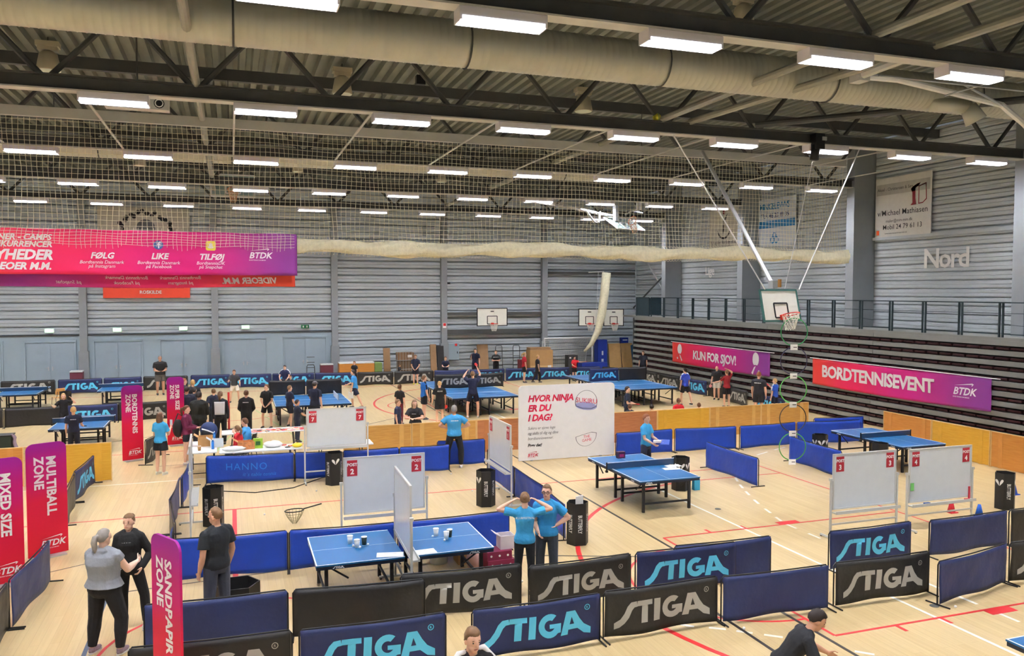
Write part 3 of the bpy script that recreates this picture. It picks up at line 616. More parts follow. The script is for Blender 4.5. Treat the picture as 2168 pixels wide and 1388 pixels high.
# hanging practice basket in front of the gallery
hg = thing('hanging_basket','tilted white backboard hanging on a pole and ropes in front of the gallery','backboard',(14.25,18.45,4.1))
bb = thing('tmp','x','x'); C.objects.unlink(bb); bpy.data.objects.remove(bb)
pv = bpy.data.objects.new('tilted_board',None); C.objects.link(pv); pv.parent = hg; pv.rotation_euler = (math.radians(-14),0,math.radians(4))
z0 = backboard(pv,1.25,.9,.03,True)
hoop_net(B(),(0,-.36,z0+.02),.23,.4,Vector((0,.12,0))).obj('net',m_hnet,pv)
def W2(p): return Vector(p)-Vector((14.25,18.45,4.1))
B().cyl(W2((14.04,22.2,9.3)),W2((14.22,18.95,5.2)),.06,n=10).obj('mast_pole',m_alu,hg)
B().box(W2((14.22,18.85,5.12)),(.16,.2,.2)).cyl(W2((14.22,18.85,5.1)),W2((14.25,18.7,4.75)),.03).obj('pole_head',m_alu,hg)
B().box(W2((14.4,18.8,5.15)),(.06,.08,.22)).obj('brass_weight',M('brass',(190,140,80),.4,.5),hg)
for nm,a,b_ in (('stay_rope',(10.94,18.7,9.0),(13.7,18.5,4.98)),('stay_rope',(16.98,18.72,8.95),(14.85,18.55,4.98)),('hoist_rope',(15.3,18.6,8.6),(14.5,18.7,5.0))): B().cyl(W2(a),W2(b_),.018 if nm=='stay_rope' else .01,n=5).obj(nm,m_white,hg)
wn = thing('hoist_winch','black electric hoist with hose under the second truss at right','winch',(15.35,18.5,8.7)); B().box((0,0,.35),(.3,.25,.42)).obj('motor',m_blackt,wn); B().cyl((-.05,0,.25),(-.1,0,-.15),.12,n=12).obj('rope_sleeve',m_blackt,wn,True); B().box((.12,-.14,.42),(.14,.03,.1)).obj('plate',m_alu,wn)
# raised glass baskets near the ceiling behind the net
gl = M('board_glass',(176,206,210),.12,0,.02,alpha=.55)
def glass_basket(c, rz, tilt, lab):
    t = thing('raised_glass_basket',lab,'backboard',c,rz); p = bpy.data.objects.new('glass_board',None); C.objects.link(p); p.parent = t; p.rotation_euler = (tilt,0,0)
    B().box((0,0,.52),(1.8,.02,1.05)).obj('glass',gl,p); B().box((0,0,0),(1.84,.05,.05)).box((0,0,1.05),(1.84,.05,.05)).box((-.9,0,.52),(.05,.05,1.05)).box((.9,0,.52),(.05,.05,1.05)).box((0,-.015,.15),(.6,.02,.05)).box((0,-.015,.6),(.6,.02,.05)).box((-.3,-.015,.37),(.05,.02,.45)).box((.3,-.015,.37),(.05,.02,.45)).obj('frame',m_white,p)
    B().tube([(.23*math.cos(a*math.pi/12),-.36+.23*math.sin(a*math.pi/12),.17) for a in range(24)],.014,6,True).obj('rim',M('rim_orange',(214,110,60),.5),p)
    hoop_net(B(),(0,-.36,.16),.22,.5,Vector((0,.35,.1))).obj('net',M('hoop_net_orange',(200,150,110),.8),p); return t
g1 = glass_basket((17.3,33.2,7.75),.35,math.radians(-58),'raised glass backboard folded up under the roof behind the net at right')
B().tube([(-5.2,2.0,1.2),(-2.6,1.4,.95),(-1.0,.9,.7),(-.2,.6,.6)],.07,8).obj('mast_pole',m_alu,g1)
B().tube([(-1.9,1.0,.8),(-1.6,.8,.3),(-1.3,.8,.3),(-1.1,.9,.8)],.05,6).box((-.4,.6,.75),(.2,.2,.7)).tube([(.1,.5,.7),(.5,.4,.9),(1.2,.4,.85)],.04,6).obj('hinge_frame',m_alu,g1)
B().cyl((.6,.2,1.6),(.6,.2,.95),.06).cyl((.8,.2,1.6),(.8,.2,.95),.06).obj('spring_struts',m_white,g1)
g2 = glass_basket((.15,37.5,9.05),0,math.radians(-20),'small raised glass backboard with red rim behind the net at left')
pj = thing('projector','grey twin projector under the second truss at upper left','projector',(-1.9,19.9,8.95)); B().box((0,0,.15),(1.3,.3,.28)).obj('housing',m_flange,pj); B().cyl((0,0,.29),(0,0,1.96),.02).obj('drop_rod',m_steel,pj)
for k in (-.1,.45): B().cyl((k,-.16,.15),(k,-.12,.15),.11,n=14).obj('lens',m_blackt,pj); B().tube([(k+.08*math.cos(a*.52),-.165,.15+.08*math.sin(a*.52)) for a in range(12)],.012,4,True).obj('lens_ring',m_white,pj)
# hula hoops hanging in a chain from the practice basket
cxh, cyh = 14.36, 18.1
cols = [((52,150,84),'green'),((60,56,84),'dark purple'),((96,190,92),'light green'),((60,52,44),'dark brown'),((70,160,60),'grass green')]
zt = 4.2; Dh = .74
for i,(c_,nm) in enumerate(cols):
    t = thing('hula_hoop','%s hula hoop, %s from the top of the chain under the hanging basket'%(nm,ORD[i]),'hoop',(cxh,cyh,zt-Dh/2-i*(Dh+.04)),-.25); Rr = Dh/2
    B().tube([(Rr*math.cos(a*math.pi/20),0,Rr*math.sin(a*math.pi/20)) for a in range(40)],.014,6,True).obj('ring',M('hoop_%d'%i,c_,.4,0,.03),t,True)
    s = thing('score_card','small white paper card clipped between hoops, %s from the top'%ORD[i],'card',(cxh-.03,cyh-.04,zt-Dh-.10-i*(Dh+.04)),-.25); B().box((0,0,.06),(.2,.006,.15)).obj('paper',inkw,s); flat(RCT(.1,.02),(-.02,-.005,.05),(1,0,0),(0,0,1)).obj('pen_line',ink,s)

# folded white basket arm under the nearest truss at the upper right
def AYp(px,py,Y): d = ray(px,py); t = Y/d.y; return Vector((d.x*t,Y,CH+d.z*t))
ra = thing('folded_basket_arm','white folded basket arm with crossed stays below the nearest truss at upper right','arm',(0,0,0))
B().tube([AYp(1835,162,13.2),AYp(1900,168,13.4),AYp(2120,222,14.2)],.07,8).obj('main_arm',m_white,ra); B().tube([AYp(2120,222,14.2),AYp(2168,262,14.2),AYp(2230,330,14.2)],.07,8).obj('lower_arm',m_white,ra)
B().cyl(AYp(1990,150,13.0),AYp(2125,225,14.2),.03).obj('stay',m_alu,ra); B().cyl(AYp(2105,172,13.0),AYp(2000,203,13.6),.02).obj('stay',m_alu,ra); B().cyl(AYp(1860,160,13.2),AYp(2168,193,13.2),.02).obj('stay',m_alu,ra)
B().box(AYp(1820,162,13.2),(.25,.3,.22)).cyl(AYp(1820,160,13.2),AYp(1930,118,11.6),.09).obj('hinge_box',m_flange,ra)

q = AYp(1391,214,18.72); yb = thing('stuck_ball','yellow and green ball stuck on the second roof truss','ball',(q.x,18.72,9.41)); B().ell((0,0,0),(.11,.11,.11),None,14,10).obj('skin',M('ball_yellow',(214,206,60),.5,0,.1),yb,True); B().tube([(.0,.112*math.cos(a*.4),.112*math.sin(a*.4)) for a in range(16)],.012,5,True).obj('seam',p_green,yb)
q = AYp(890,170,21.6); lsk = thing('ceiling_loudspeaker','small black loudspeaker box hanging under the roof deck','loudspeaker',(q.x,21.6,q.z)); B().box((0,0,0),(.24,.2,.24)).obj('cabinet',m_blackt,lsk); B().cyl((0,0,.12),(0,0,10.95-q.z),.015).obj('rod',m_steel,lsk)
# ================================================================== CLOTH BARRIERS
CLC = {'sb':('barrier_navy_print',(34,46,92),.5),'b':('barrier_blue',(16,60,162),.45),'n':('barrier_navy',(40,52,98),.5),'sk':('barrier_black_print',(40,40,40),.5),'k':('barrier_black',(38,38,40),.42),'h':('barrier_blue_hanno',(20,62,160),.45)}
m_skyb = M('logo_sky_blue',(96,206,246),.5,0,.02); m_grey = M('logo_grey',(176,176,170),.5,0,.03); m_hanno = M('logo_hanno',(40,120,205),.5)
def clothm(s):
    n,c,r = CLC[s]; return M(n,c,r,0,.09,3,.6,bscale=5)
BAR = {}
def bar_meshes(s, L, h, seed):
    k = (s,round(L,2),round(h,2),seed)
    if k in BAR: return BAR[k]
    w = cloth_wave(L,h,.028,seed*7+3,1.6)
    top = lambda x: -.022*math.sin(math.pi*(x/L+.5))
    f = lambda x,z: Vector((x,w(x+L/2,z)-.015,z+top(x)*(z/h)+.010*(1-z/h)*math.sin(6.28*1.3*x/L+seed)))
    cl = B().sheet(lambda u,v: f((u-.5)*(L-.05),.03+v*(h-.03)),28,8,(0,.005,0)).mesh('cloth',clothm(s),True)
    fr = B().tube([(-L/2+.012,.01,.02),(-L/2+.012,.01,h-.05),(-L/2+.05,.01,h),(0,.01,h-.012),(L/2-.05,.01,h),(L/2-.012,.01,h-.05),(L/2-.012,.01,.02)],.012,6).mesh('frame',m_blackt,True)
    ft = B().tube([(0,-.2,.012),(0,.2,.012)],.013,6).mesh('foot',m_blackt)
    lg = None
    if s in ('sb','sk','h'):
        if s == 'h':
            vf = join2((txt('HANNO',.19,.0,0,'CENTER',1,False,1.15),-.1,.34,1),(txt('it´s table tennis',.1,.0,.3,'CENTER'),.22,.17,1)); m = m_hanno; sc = 1
        else:
            sc = .33*L/1.92; x0 = -4.95*sc/2; vf = ([(x*sc+x0,y*sc+.19) for x,y in LOGO[0]],LOGO[1]); m = m_skyb if s=='sb' else m_grey
        d = cuts(vf,.09); b = B(); b.add([f(x*(L-.05)/L,y)+Vector((0,-.009,0)) for x,y in d[0]],d[1]); lg = b.mesh('logo',m,True)
    BAR[k] = (cl,fr,ft,lg); return BAR[k]
nbar = [0]
def bar(a, b_, s, label, h=.7, z=0., group=None):
    a = Vector((a[0],a[1],0)); c = Vector((b_[0],b_[1],0)); d = c-a; L = d.length; nbar[0] += 1
    t = thing('cloth_barrier',label,'barrier',((a+c)/2+Vector((0,0,z))),math.atan2(d.y,d.x),group)
    cl,fr,ft,lg = bar_meshes(s,round(L,1),h,nbar[0]%4)
    o = inst(cl,'cloth',t); inst(fr,'frame',t); L = round(L,1)
    for sx in (-1,1):
        q = inst(ft,'foot',t,(sx*(L/2-.012),0,0))
        if z > 0: q.scale = (1,.5,1)
    if lg: inst(lg,'logo',o)
    return t
GF = 'cloth barriers in the front rows'
f_ = [(-1.24,.68,'sk','front row black logo barrier behind the sandpaper flag',10.4,10.3),(.72,2.64,'sb','front row navy barrier with sky blue logo left of the bending man',10.25,10.2),(2.94,4.86,'sb','front row navy barrier with sky blue logo right of the bending man',10.15,10.15),(4.9,6.79,'sk','front row black barrier with grey logo right of the front navy one',10.18,10.2),(6.8,8.72,'n','front row plain navy barrier behind the dark haired player',10.15,10.07),(8.82,10.73,'sk','front row black barrier with grey logo below the third post board',10.1,10.06),(10.4,12.28,'n','angled plain navy barrier near the right edge',9.6,9.95)]
for x0,x1,s,l,y0,y1 in f_: bar((x0,y0),(x1,y1),s,l,.69,0,GF)
bar((12.33,9.95),(14.25,9.95),'sk','black logo barrier cut by the right edge in the front row',.69,0,GF)
for x0,x1,s,l,y0,y1 in [(-1.2,.72,'n','second row dark blue barrier right of the sandpaper flag',11.78,11.72),(.74,2.66,'k','second row plain black barrier in front of the cup table',11.7,11.5),(2.32,4.22,'sk','second row black logo barrier right of the plain black one',11.8,11.68),(4.25,6.08,'sk','second row black logo barrier in front of the two women in blue',11.52,11.56),(6.12,8.04,'sb','second row navy logo barrier with sky blue letters right of the women',11.57,11.52),(6.9,8.8,'n','plain navy barrier just behind the second row navy logo barrier',11.66,11.6),(9.88,11.82,'sb','second row navy logo barrier under the third post board',11.47,11.5),(12.14,14.16,'n','second row plain navy barrier under the fourth post board',11.43,11.48),(14.2,16.1,'k','second row black barrier cut by the right edge',11.48,11.5)]: bar((x0,y0),(x1,y1),s,l,.69,0,GF)
GB = 'plain blue cloth barriers around the playing boxes'
for a,b_,s,l in [((-1.0,14.68),(.88,14.57),'b','bright blue barrier behind the bald man'),((.9,14.57),(2.78,14.45),'b','bright blue barrier behind the left half of the cup table'),((2.8,14.45),(5.0,14.53),'b','bright blue barrier behind the right half of the cup table'),
 ((6.15,14.55),(6.32,16.05),'b','blue barrier running away beside the near hexagonal bin'),((6.33,16.05),(6.36,18.1),'b','blue barrier running away behind the woman with glasses'),((6.36,18.15),(6.4,20.4),'b','blue barrier running away under the first post board'),
 ((-1.0,21.85),(-1.12,19.7),'b','blue barrier running towards the camera at the far left of the box'),((-1.15,19.65),(-1.23,17.55),'n','dark barrier running towards the camera beside the edge-on post board'),((-1.22,17.5),(-1.02,15.6),'k','black barrier running towards the camera behind the bald man'),((-1.05,15.5),(-1.03,14.9),'b','short blue barrier corner left of the bald man'),
 ((1.5,21.64),(2.7,21.52),'b','short blue barrier behind the bin below the seventh post board'),((2.75,21.5),(4.2,21.45),'b','blue barrier behind the second post board'),((4.22,21.45),(5.62,21.4),'b','blue barrier left of the man with hands on hips'),((5.4,22.0),(6.8,21.9),'b','blue barrier behind the man with hands on hips'),
 ((10.7,21.5),(12.74,21.62),'b','blue barrier right of the white ninja board'),((12.76,21.62),(14.88,21.4),'b','blue barrier behind the boy at the blue table'),((14.92,21.35),(17.15,21.45),'b','blue barrier below the hanging hoops'),((17.17,21.42),(19.4,21.1),'b','blue barrier behind the right hand table'),((18.2,21.9),(20.1,21.7),'b','second blue barrier against the yellow wooden boards'),
 ((12.51,19.4),(12.49,17.05),'b','blue barrier running towards the camera right of the middle table'),((15.29,19.4),(15.14,17.1),'b','blue barrier running towards the camera beside the lowest hoop')]: bar(a,b_,s,l,.72,0,GB)
bar((-.66,21.92),(1.48,21.65),'h','blue barrier with outlined HANNO lettering under the white tables',.72)
GL = 'cloth barriers along the left lane'
for a,b_,s,l in [((-3.52,21.0),(-3.4,23.0),'sb','navy logo barrier seen sharply from the side by the yellow wood'),((-3.35,18.9),(-3.5,20.9),'k','black barrier seen sharply from the side beside the multiball flag'),((-3.12,13.35),(-2.97,15.35),'n','navy barrier seen sharply from the side at the lower left'),((-3.2,11.4),(-3.12,13.3),'k','black barrier at the lower left edge'),((-2.36,24.85),(-2.02,26.3),'sk','black barrier beside the table tennis zone flag')]: bar(a,b_,s,l,.72,0,GL)
GK = 'logo barriers around the far playing field'
for a,b_,s,l in [((-9.7,33.3),(-7.8,33.35),'k','plain black barrier at the far left edge behind the wooden boards'),((-7.78,33.35),(-5.9,33.5),'k','plain black barrier left of the blond child'),((-5.88,33.5),(-4.1,33.55),'sb','navy logo barrier behind the two blond boys at left'),((-4.1,33.55),(-2.3,33.7),'sk','black logo barrier between the two tall flags'),
 ((-10.3,43.6),(-8.0,43.55),'sk','black logo barrier in the far left corner'),((-7.9,43.5),(-6.0,43.7),'sb','navy logo barrier by the far doors behind the orange chair'),((-5.95,43.7),(-4.25,43.8),'sb','navy logo barrier by the far doors behind the second far left table'),((-4.2,43.8),(-2.1,43.55),'sk','black logo barrier behind the man in shorts by the doors'),
 ((-2.0,43.7),(-.1,43.6),'sb','navy logo barrier by the doors left of the player in white shorts'),((-.05,43.55),(1.9,43.2),'sb','navy logo barrier by the doors behind the player in white shorts'),((1.95,43.2),(4.0,42.9),'sb','navy logo barrier by the doors behind the kneeling pair'),((4.05,42.9),(6.1,42.5),'sb','navy logo barrier behind the black draped table'),((6.15,42.45),(8.05,42.35),'sk','black logo barrier in front of the yellow wooden cart'),((8.08,42.32),(10.2,42.15),'sk','black logo barrier in front of the wire cage'),((10.2,42.1),(12.1,42.0),'n','dark blue barrier behind the sitting boy'),((12.15,41.95),(14.1,41.9),'sb','navy logo barrier behind the man raising his arm'),
 ((14.15,41.88),(16.05,41.8),'sb','navy logo barrier behind the two walkers in red and black'),((16.08,41.8),(17.85,41.55),'sb','navy logo barrier in front of the handball goal'),((17.9,41.5),(19.6,41.25),'sb','navy logo barrier in front of the blue padded post'),((19.65,41.1),(20.9,39.2),'sk','black logo barrier turning the far right corner'),((20.9,39.1),(20.85,37.0),'sk','black logo barrier on the right side, farthest along the stand'),((20.88,36.9),(20.9,34.9),'sk','black logo barrier along the stand behind the player in blue'),((20.95,34.85),(21.1,32.8),'sb','navy logo barrier along the stand right of the player in blue'),((21.15,32.75),(21.2,30.9),'k','black barrier along the stand behind the man in white shorts'),((21.0,30.85),(20.6,28.9),'sk','black logo barrier along the stand behind the red top girl'),((20.5,28.3),(20.55,26.4),'sb','navy barrier at the near end along the stand')]: bar(a,b_,s,l,.7,0,GK)
# ================================================================== TABLE TENNIS TABLES
m_top = M('table_blue',(22,96,150),.38,0,.04,4); m_apron = M('table_apron',(28,34,52),.45); m_leg = M('table_leg',(30,32,38),.5); m_tl = M('table_line',(226,232,236),.5,0,.01); m_net = M('table_net',(40,74,110),.8,0,.05,alpha=.8)
TBM = {}
def tmesh():
    if TBM: return TBM
    hw,hl = .7625,1.37
    TBM['half'] = B().box((0,hl/2,-.012),(1.525,hl-.004,.024)).mesh('playing_board',m_top)
    TBM['lines'] = B().box((-hw+.01,hl/2,.0008),(.02,hl,.0016)).box((hw-.01,hl/2,.0008),(.02,hl,.0016)).box((0,hl-.01,.0008),(1.525,.02,.0016)).mesh('edge_lines',m_tl)
    TBM['mid'] = B().box((0,hl/2,.0006),(.006,hl,.0012)).mesh('centre_line',m_tl)
    TBM['apron'] = B().box((-hw+.02,hl/2,-.05),(.03,hl-.03,.055)).box((hw-.02,hl/2,-.05),(.03,hl-.03,.055)).box((0,hl-.02,-.05),(1.49,.03,.055)).box((0,.03,-.05),(1.49,.03,.055)).mesh('apron',m_apron)
    TBM['leg'] = B().box((0,0,-.405),(.055,.055,.67)).mesh('leg',m_leg)
    TBM['bar'] = B().box((0,0,-.55),(1.15,.03,.04)).mesh('stretcher',m_leg)
    TBM['strut'] = B().cyl((0,0,-.3),(0,.32,-.08),.015,n=6).mesh('strut',m_leg)
    TBM['net'] = B().box((0,0,.076),(1.78,.004,.152)).mesh('net_mesh',m_net)
    TBM['tape'] = B().box((0,0,.148),(1.78,.008,.016)).mesh('net_tape',m_tl)
    TBM['post'] = B().box((0,0,.06),(.025,.03,.2)).box((0,0,-.05),(.05,.06,.05)).mesh('net_post',m_blackt)
    TBM['brand'] = flat(([(x*.035,y*.035) for x,y in LOGO[0]],LOGO[1]),(0,0,0),(1,0,0),(0,0,1)).mesh('brand_mark',m_tl)
    return TBM
def table(cx, cy, rz, label, gap=.0, net=True, group='table tennis tables', simple=False):
    T = tmesh(); t = thing('tennis_table',label,'table',(cx,cy,.76),rz,group)
    for s in (1,-1):
        h = inst(T['half'],'playing_board',t,(0,s*gap/2,0),0 if s>0 else math.pi)
        inst(T['lines'],'edge_lines',h); inst(T['mid'],'centre_line',h)
        ap = inst(T['apron'],'apron',t,(0,s*gap/2,0),0 if s>0 else math.pi)
        for x in (-.58,.58):
            for y in (.18,1.2):
                inst(T['leg'],'leg',t,(x*(1 if s>0 else -1),s*(y+gap/2),0))
        for y in (.18,1.2): inst(T['bar'],'stretcher',t,(0,s*(y+gap/2),0))
        for x in (-.58,.58): inst(T['strut'],'strut',t,(x,s*(.86+gap/2),0),0 if s>0 else math.pi)
        if not simple:
            o = inst(T['brand'],'brand_mark',ap,(-.35,1.368,-.066),math.pi); inst(T['brand'],'brand_mark',ap,(.7455+.003+.018,.95,-.066),math.pi/2); inst(T['brand'],'brand_mark',ap,(-.7665,1.12,-.066),-math.pi/2)
            o.location = (.62,1.368,-.066)
    if net:
        n_ = inst(T['net'],'net_mesh',t); inst(T['tape'],'net_tape',n_)
        for x in (-.9,.9): inst(T['post'],'net_post',t,(x,0,0))
    return t
table(9.157,17.007,0,'blue table tennis table with net in the middle box, papers on it')
table(2.575,13.15,math.pi/2,'blue table split by a whiteboard with paper cups on both halves',.1,False)
table(17.7,18.24,0,'blue table tennis table in front of the yellow wooden boards at right')
table(9.48,5.68,0,'blue table tennis table cut by the bottom right corner')
table(-4.52,28.8,0,'blue table tennis table where the blond boy plays at left')
table(-8.3,38.65,0,'blue table tennis table at the far left edge')
table(-4.6,38.85,0,'blue table tennis table at far left behind the flag')
for i,y in enumerate((31.12,32.66)): table(2.83,y,math.pi/2,('nearer','farther')[i]+' of two blue tables pushed together behind the seventh post board',0,False,simple=True)
for cx,y0,nm in ((9.47,31.14,'middle'),(16.95,31.5,'right hand')):
    for i in range(4): table(cx,y0+1.53*i,math.pi/2,'blue table in the giant %s table behind the ninja board, %s from the camera'%(nm,ORD[i]),0,False,simple=True)
for a,b_,s,l in [((8.15,33.42),(9.7,33.42),'sk','left black logo barrier standing on the giant middle table'),((9.72,33.42),(11.2,33.42),'sk','right black logo barrier standing on the giant middle table'),((15.5,33.78),(16.95,33.78),'sb','navy logo barrier standing on the giant right table'),((16.98,33.78),(18.45,33.78),'k','plain black barrier standing on the giant right table'),((1.35,33.35),(2.78,33.3),'k','left shiny black cloth standing on the pushed together tables'),((2.8,33.3),(4.2,33.25),'k','right shiny black cloth standing on the pushed together tables')]: bar(a,b_,s,l,.62,.76)
wp = thing('white_divider','small white board standing across the pushed together tables','board',(3.82,32.0,.762)); B().box((0,0,.1),(.02,1.4,.2)).obj('panel',m_white,wp); B().box((0,-.7,.1),(.04,.03,.22)).box((0,.7,.1),(.04,.03,.22)).obj('clamp',m_alu,wp)
# ================================================================== FLAG SIGNS
def flag(a, b_, h, words, sub, label, mname):
    a = Vector((*a,0)); c = Vector((*b_,0)); d = c-a; L = d.length
    t = thing('upright_flag',label,'flag',((a+c)/2),math.atan2(d.y,d.x),'upright zone flags')
    r = .13; z0 = .04; P_ = [(-L/2,z0),(L/2,z0)] + [(L/2-r+r*math.cos(q),h-r+r*math.sin(q)) for q in [i*math.pi/16 for i in range(9)]] + [(-L/2+r-r*math.sin(q),h-r+r*math.cos(q)) for q in [i*math.pi/16 for i in range(9)]]
    mg = Mgrad('flag_print',[(0,(204,22,44)),(.45,(206,20,60)),(.72,(186,12,104)),(1,(150,24,140))],2,0,2.2)
    B().prism([(x,z) for x,z in P_],-.015,.015,Matrix(((1,0,0),(0,0,-1),(0,1,0)))).obj('panel',mg,t)
    sz = .15*L/.64
    vf = txt(words,sz,.05); o = flat(vf,(.0,-.018,h-.25),(0,0,-1),(1,0,0)).obj('word',inkw,t)
    flat(txt(sub,sz,.05),(-sz*1.3,-.018,h-.25),(0,0,-1),(1,0,0)).obj('word',inkw,t)
    flat(btdk(.11*L/.64),(-.13,-.018,.2),(1,0,0),(0,0,1)).obj('federation_mark',inkw,t)
    B().box((0,0,.02),(L*.8,.3,.03)).obj('base_plate',m_alu,t)
flag((-3.58,16.68),(-2.98,17.0),2.13,'MULTIBALL','ZONE','tall red and purple MULTIBALL ZONE flag at the left','m')
flag((-3.98,15.25),(-3.38,15.5),2.15,'MIXED SIZE','ZONE','tall red and purple MIXED SIZE ZONE flag at the left edge','x')
flag((-3.03,25.55),(-2.5,25.8),2.2,'BORDTENNIS','ZONE','tall red and purple BORDTENNIS ZONE flag by the left wooden boards','b')
flag((-1.98,27.75),(-1.48,27.85),2.2,'SUPER SIZE','ZONE','tall red and purple SUPER SIZE ZONE flag behind the girl in maroon','s')
sa = G(322,1128,2.13); sb_ = G(383,1145,2.13); flag((sa.x,sa.y),(sb_.x,sb_.y-.12),2.15,'SANDPAPIR','ZONE','tall SANDPAPIR ZONE flag in the left foreground','sp')
# ================================================================== WHITEBOARDS ("POST" boards)
m_wbd = M('whiteboard_face',(214,220,224),.25,0,.02); m_wfr = M('whiteboard_frame',(206,208,206),.4,.2,.02); m_post = M('post_card_red',(176,40,56),.5,0,.02)
def wboard(cx, cy, rz, w, z0, z1, num, label, back=False):
    t = thing('whiteboard',label,'whiteboard',(cx,cy,0),rz,'whiteboards on stands'); h = z1-z0
    B().box((0,0,(z0+z1)/2),(w,.02,h)).obj('panel',m_wbd,t)
    B().box((0,0,z1),(w+.03,.035,.03)).box((0,0,z0),(w+.03,.035,.03)).box((-w/2,0,(z0+z1)/2),(.03,.035,h)).box((w/2,0,(z0+z1)/2),(.03,.035,h)).obj('edge_frame',m_wfr,t)
    B().box((0,-.07,z0-.07),(w+.05,.14,.025)).box((0,-.13,z0-.05),(w+.05,.015,.05)).obj('pen_tray',m_wfr,t)
    for s in (-1,1):
        l = B().box((s*(w/2+.055),.0,(z0+h*.5)/2+.03),(.035,.035,z0+h*.5)).box((s*(w/2+.055),0,z0+h*.5+.05),(.06,.06,.05)).obj('stand_leg',m_wfr,t)
        B().box((s*(w/2+.055),0,.04),(.035,.55,.035)).obj('foot',m_wfr,l)
        for y in (-.25,.25): B().cyl((s*(w/2+.055)-.015,y,.025),(s*(w/2+.055)+.015,y,.025),.025,n=10).obj('castor',m_blackt,l)
    B().box((0,0,.3),(w+.1,.03,.03)).obj('cross_bar',m_wfr,t)
    for s in ((-1,1) if num else ()):
        c = B().box((s*(w/2-.15),-.014,z1-.19),(.19,.004,.3)).obj('post_card',m_post,t); x = s*(w/2-.15)
        flat(txt('POST',.058,.05,0,'CENTER'),(x,-.018,z1-.15),(1,0,0),(0,0,1)).obj('card_word',inkw,c); flat(txt(num,.1,.05,0,'CENTER'),(x,-.018,z1-.30),(1,0,0),(0,0,1)).obj('card_number',inkw,c)
    return t
wboard(2.72,15.25,0,1.53,.74,1.79,'2','whiteboard with red POST 2 cards behind the cup table')
wboard(2.53,21.15,0,1.5,.95,1.9,'7','whiteboard with red POST 7 cards beside the white tables')
wboard(2.575,12.82,math.pi/2-.03,1.47,.85,1.94,'2','narrow-seen whiteboard standing between the two halves of the cup table')
wboard(5.98,18.1,math.pi/2+math.pi-.0,1.58,.83,1.86,'1','narrow-seen whiteboard with red cards left of the ninja board')
wboard(12.0,12.9,0,1.55,.61,1.69,'3','whiteboard with red POST 3 cards, left board of the pair at right')
wboard(13.98,12.9,0,1.66,.58,1.66,'4','whiteboard with red POST 4 cards, right board of the pair at right')
wboard(-.82,17.4,math.pi/2+.02,1.5,.85,1.92,'','whiteboard seen edge-on at the left end of the middle box')
gm = thing('green_sticker','green paper stuck on the POST 4 whiteboard','sticker',(13.2,12.88,.9)); B().box((0,-.012,0),(.09,.004,.16)).obj('paper',M('sticker_green',(110,190,100),.6),gm)
er = thing('board_eraser','blue eraser on the tray of the POST 4 whiteboard','eraser',(13.55,12.82,.52)); B().box((0,0,.02),(.14,.05,.04)).obj('felt',M('eraser_blue',(50,90,160),.6),er)
ru = thing('red_ruler','red plastic angle standing on the tray of the POST 4 whiteboard','ruler',(14.72,12.84,.5)); B().box((0,0,.15),(.04,.02,.3)).box((-.06,0,.03),(.14,.02,.04)).obj('plastic',M('ruler_red',(200,50,70),.5),ru)
# ninja board
nj = thing('event_board','large white HVOR NINJA ER DU I DAG board in the middle of the hall','board',(7.79,21.85,0)); Lw,Hw = 3.05,2.2
r=.12; P_ = [(0,.02),(Lw,.02)]+[(Lw-r+r*math.cos(q),Hw-r+r*math.sin(q)) for q in [i*math.pi/12 for i in range(7)]]+[(r-r*math.sin(q),Hw-r+r*math.cos(q)) for q in [i*math.pi/12 for i in range(7)]]
B().prism(P_,-.03,.03,Matrix(((1,0,0),(0,0,-1),(0,1,0)))).obj('panel',M('event_board_white',(230,230,230),.5,0,.02),nj)
pinkr = M('print_raspberry',(206,24,68),.5,0,.02)
for s,x,z,sz,m,bo,sh in (('HVOR NINJA',.27,1.73,.19,pinkr,.05,.22),('ER DU',.27,1.45,.19,pinkr,.05,.22),('I DAG?',.27,1.17,.19,pinkr,.05,.22),('Sukiru er sjove lege',.27,.92,.085,M('print_dark_grey',(96,96,100),.5),.0,.25),('og skills til dig og dine',.27,.77,.085,MC['print_dark_grey'],.0,.25),('bordtennisvenner.',.27,.62,.085,MC['print_dark_grey'],.0,.25),('Prøv det!',.27,.42,.09,ink,.05,.22)): flat(txt(s,sz,bo,sh,'LEFT',1,False,.94),(x,-.034,z),(1,0,0),(0,0,1)).obj('printed_line',m,nj)
flat(btdk(.09),(.27,-.034,.13),(1,0,0),(0,0,1)).obj('federation_mark',pinkr,nj)
out_ = lambda p,w: outline([p,[(x+(sum(q[0] for q in p)/len(p)-x)*w,y+(sum(q[1] for q in p)/len(p)-y)*w) for x,y in p]])
navy = M('print_navy_line',(40,40,64),.5); lav = M('print_lavender',(150,152,196),.5)
dome = arc(2.12,1.62,.36,-8,186,22); flat(out_(dome+[(1.78,1.52),(2.0,1.44),(2.3,1.42),(2.46,1.48)],.045),(0,-.034,.02),(1,0,0),(0,0,1)).obj('ball_half_outline',navy,nj)
flat(outline([[(2.12+.35*math.cos(a),1.55+.12*math.sin(a)-.04*math.cos(a)) for a in [i*.3 for i in range(21)]]]),(0,-.033,-.02),(1,0,0),(0,0,1)).obj('ball_half_rim',lav,nj)
flat(txt('SUKIRU',.15,.0,0,'CENTER'),(2.13,-.036,1.62),(1,-.0,-.12),(0,0,1)).obj('printed_line',pinkr,nj)
bowl = [(2.12+.34*math.cos(math.radians(a)),.48+.32*math.sin(math.radians(a))) for a in range(180,361,9)]+[(2.46,.52),(2.3,.56),(2.0,.52)]
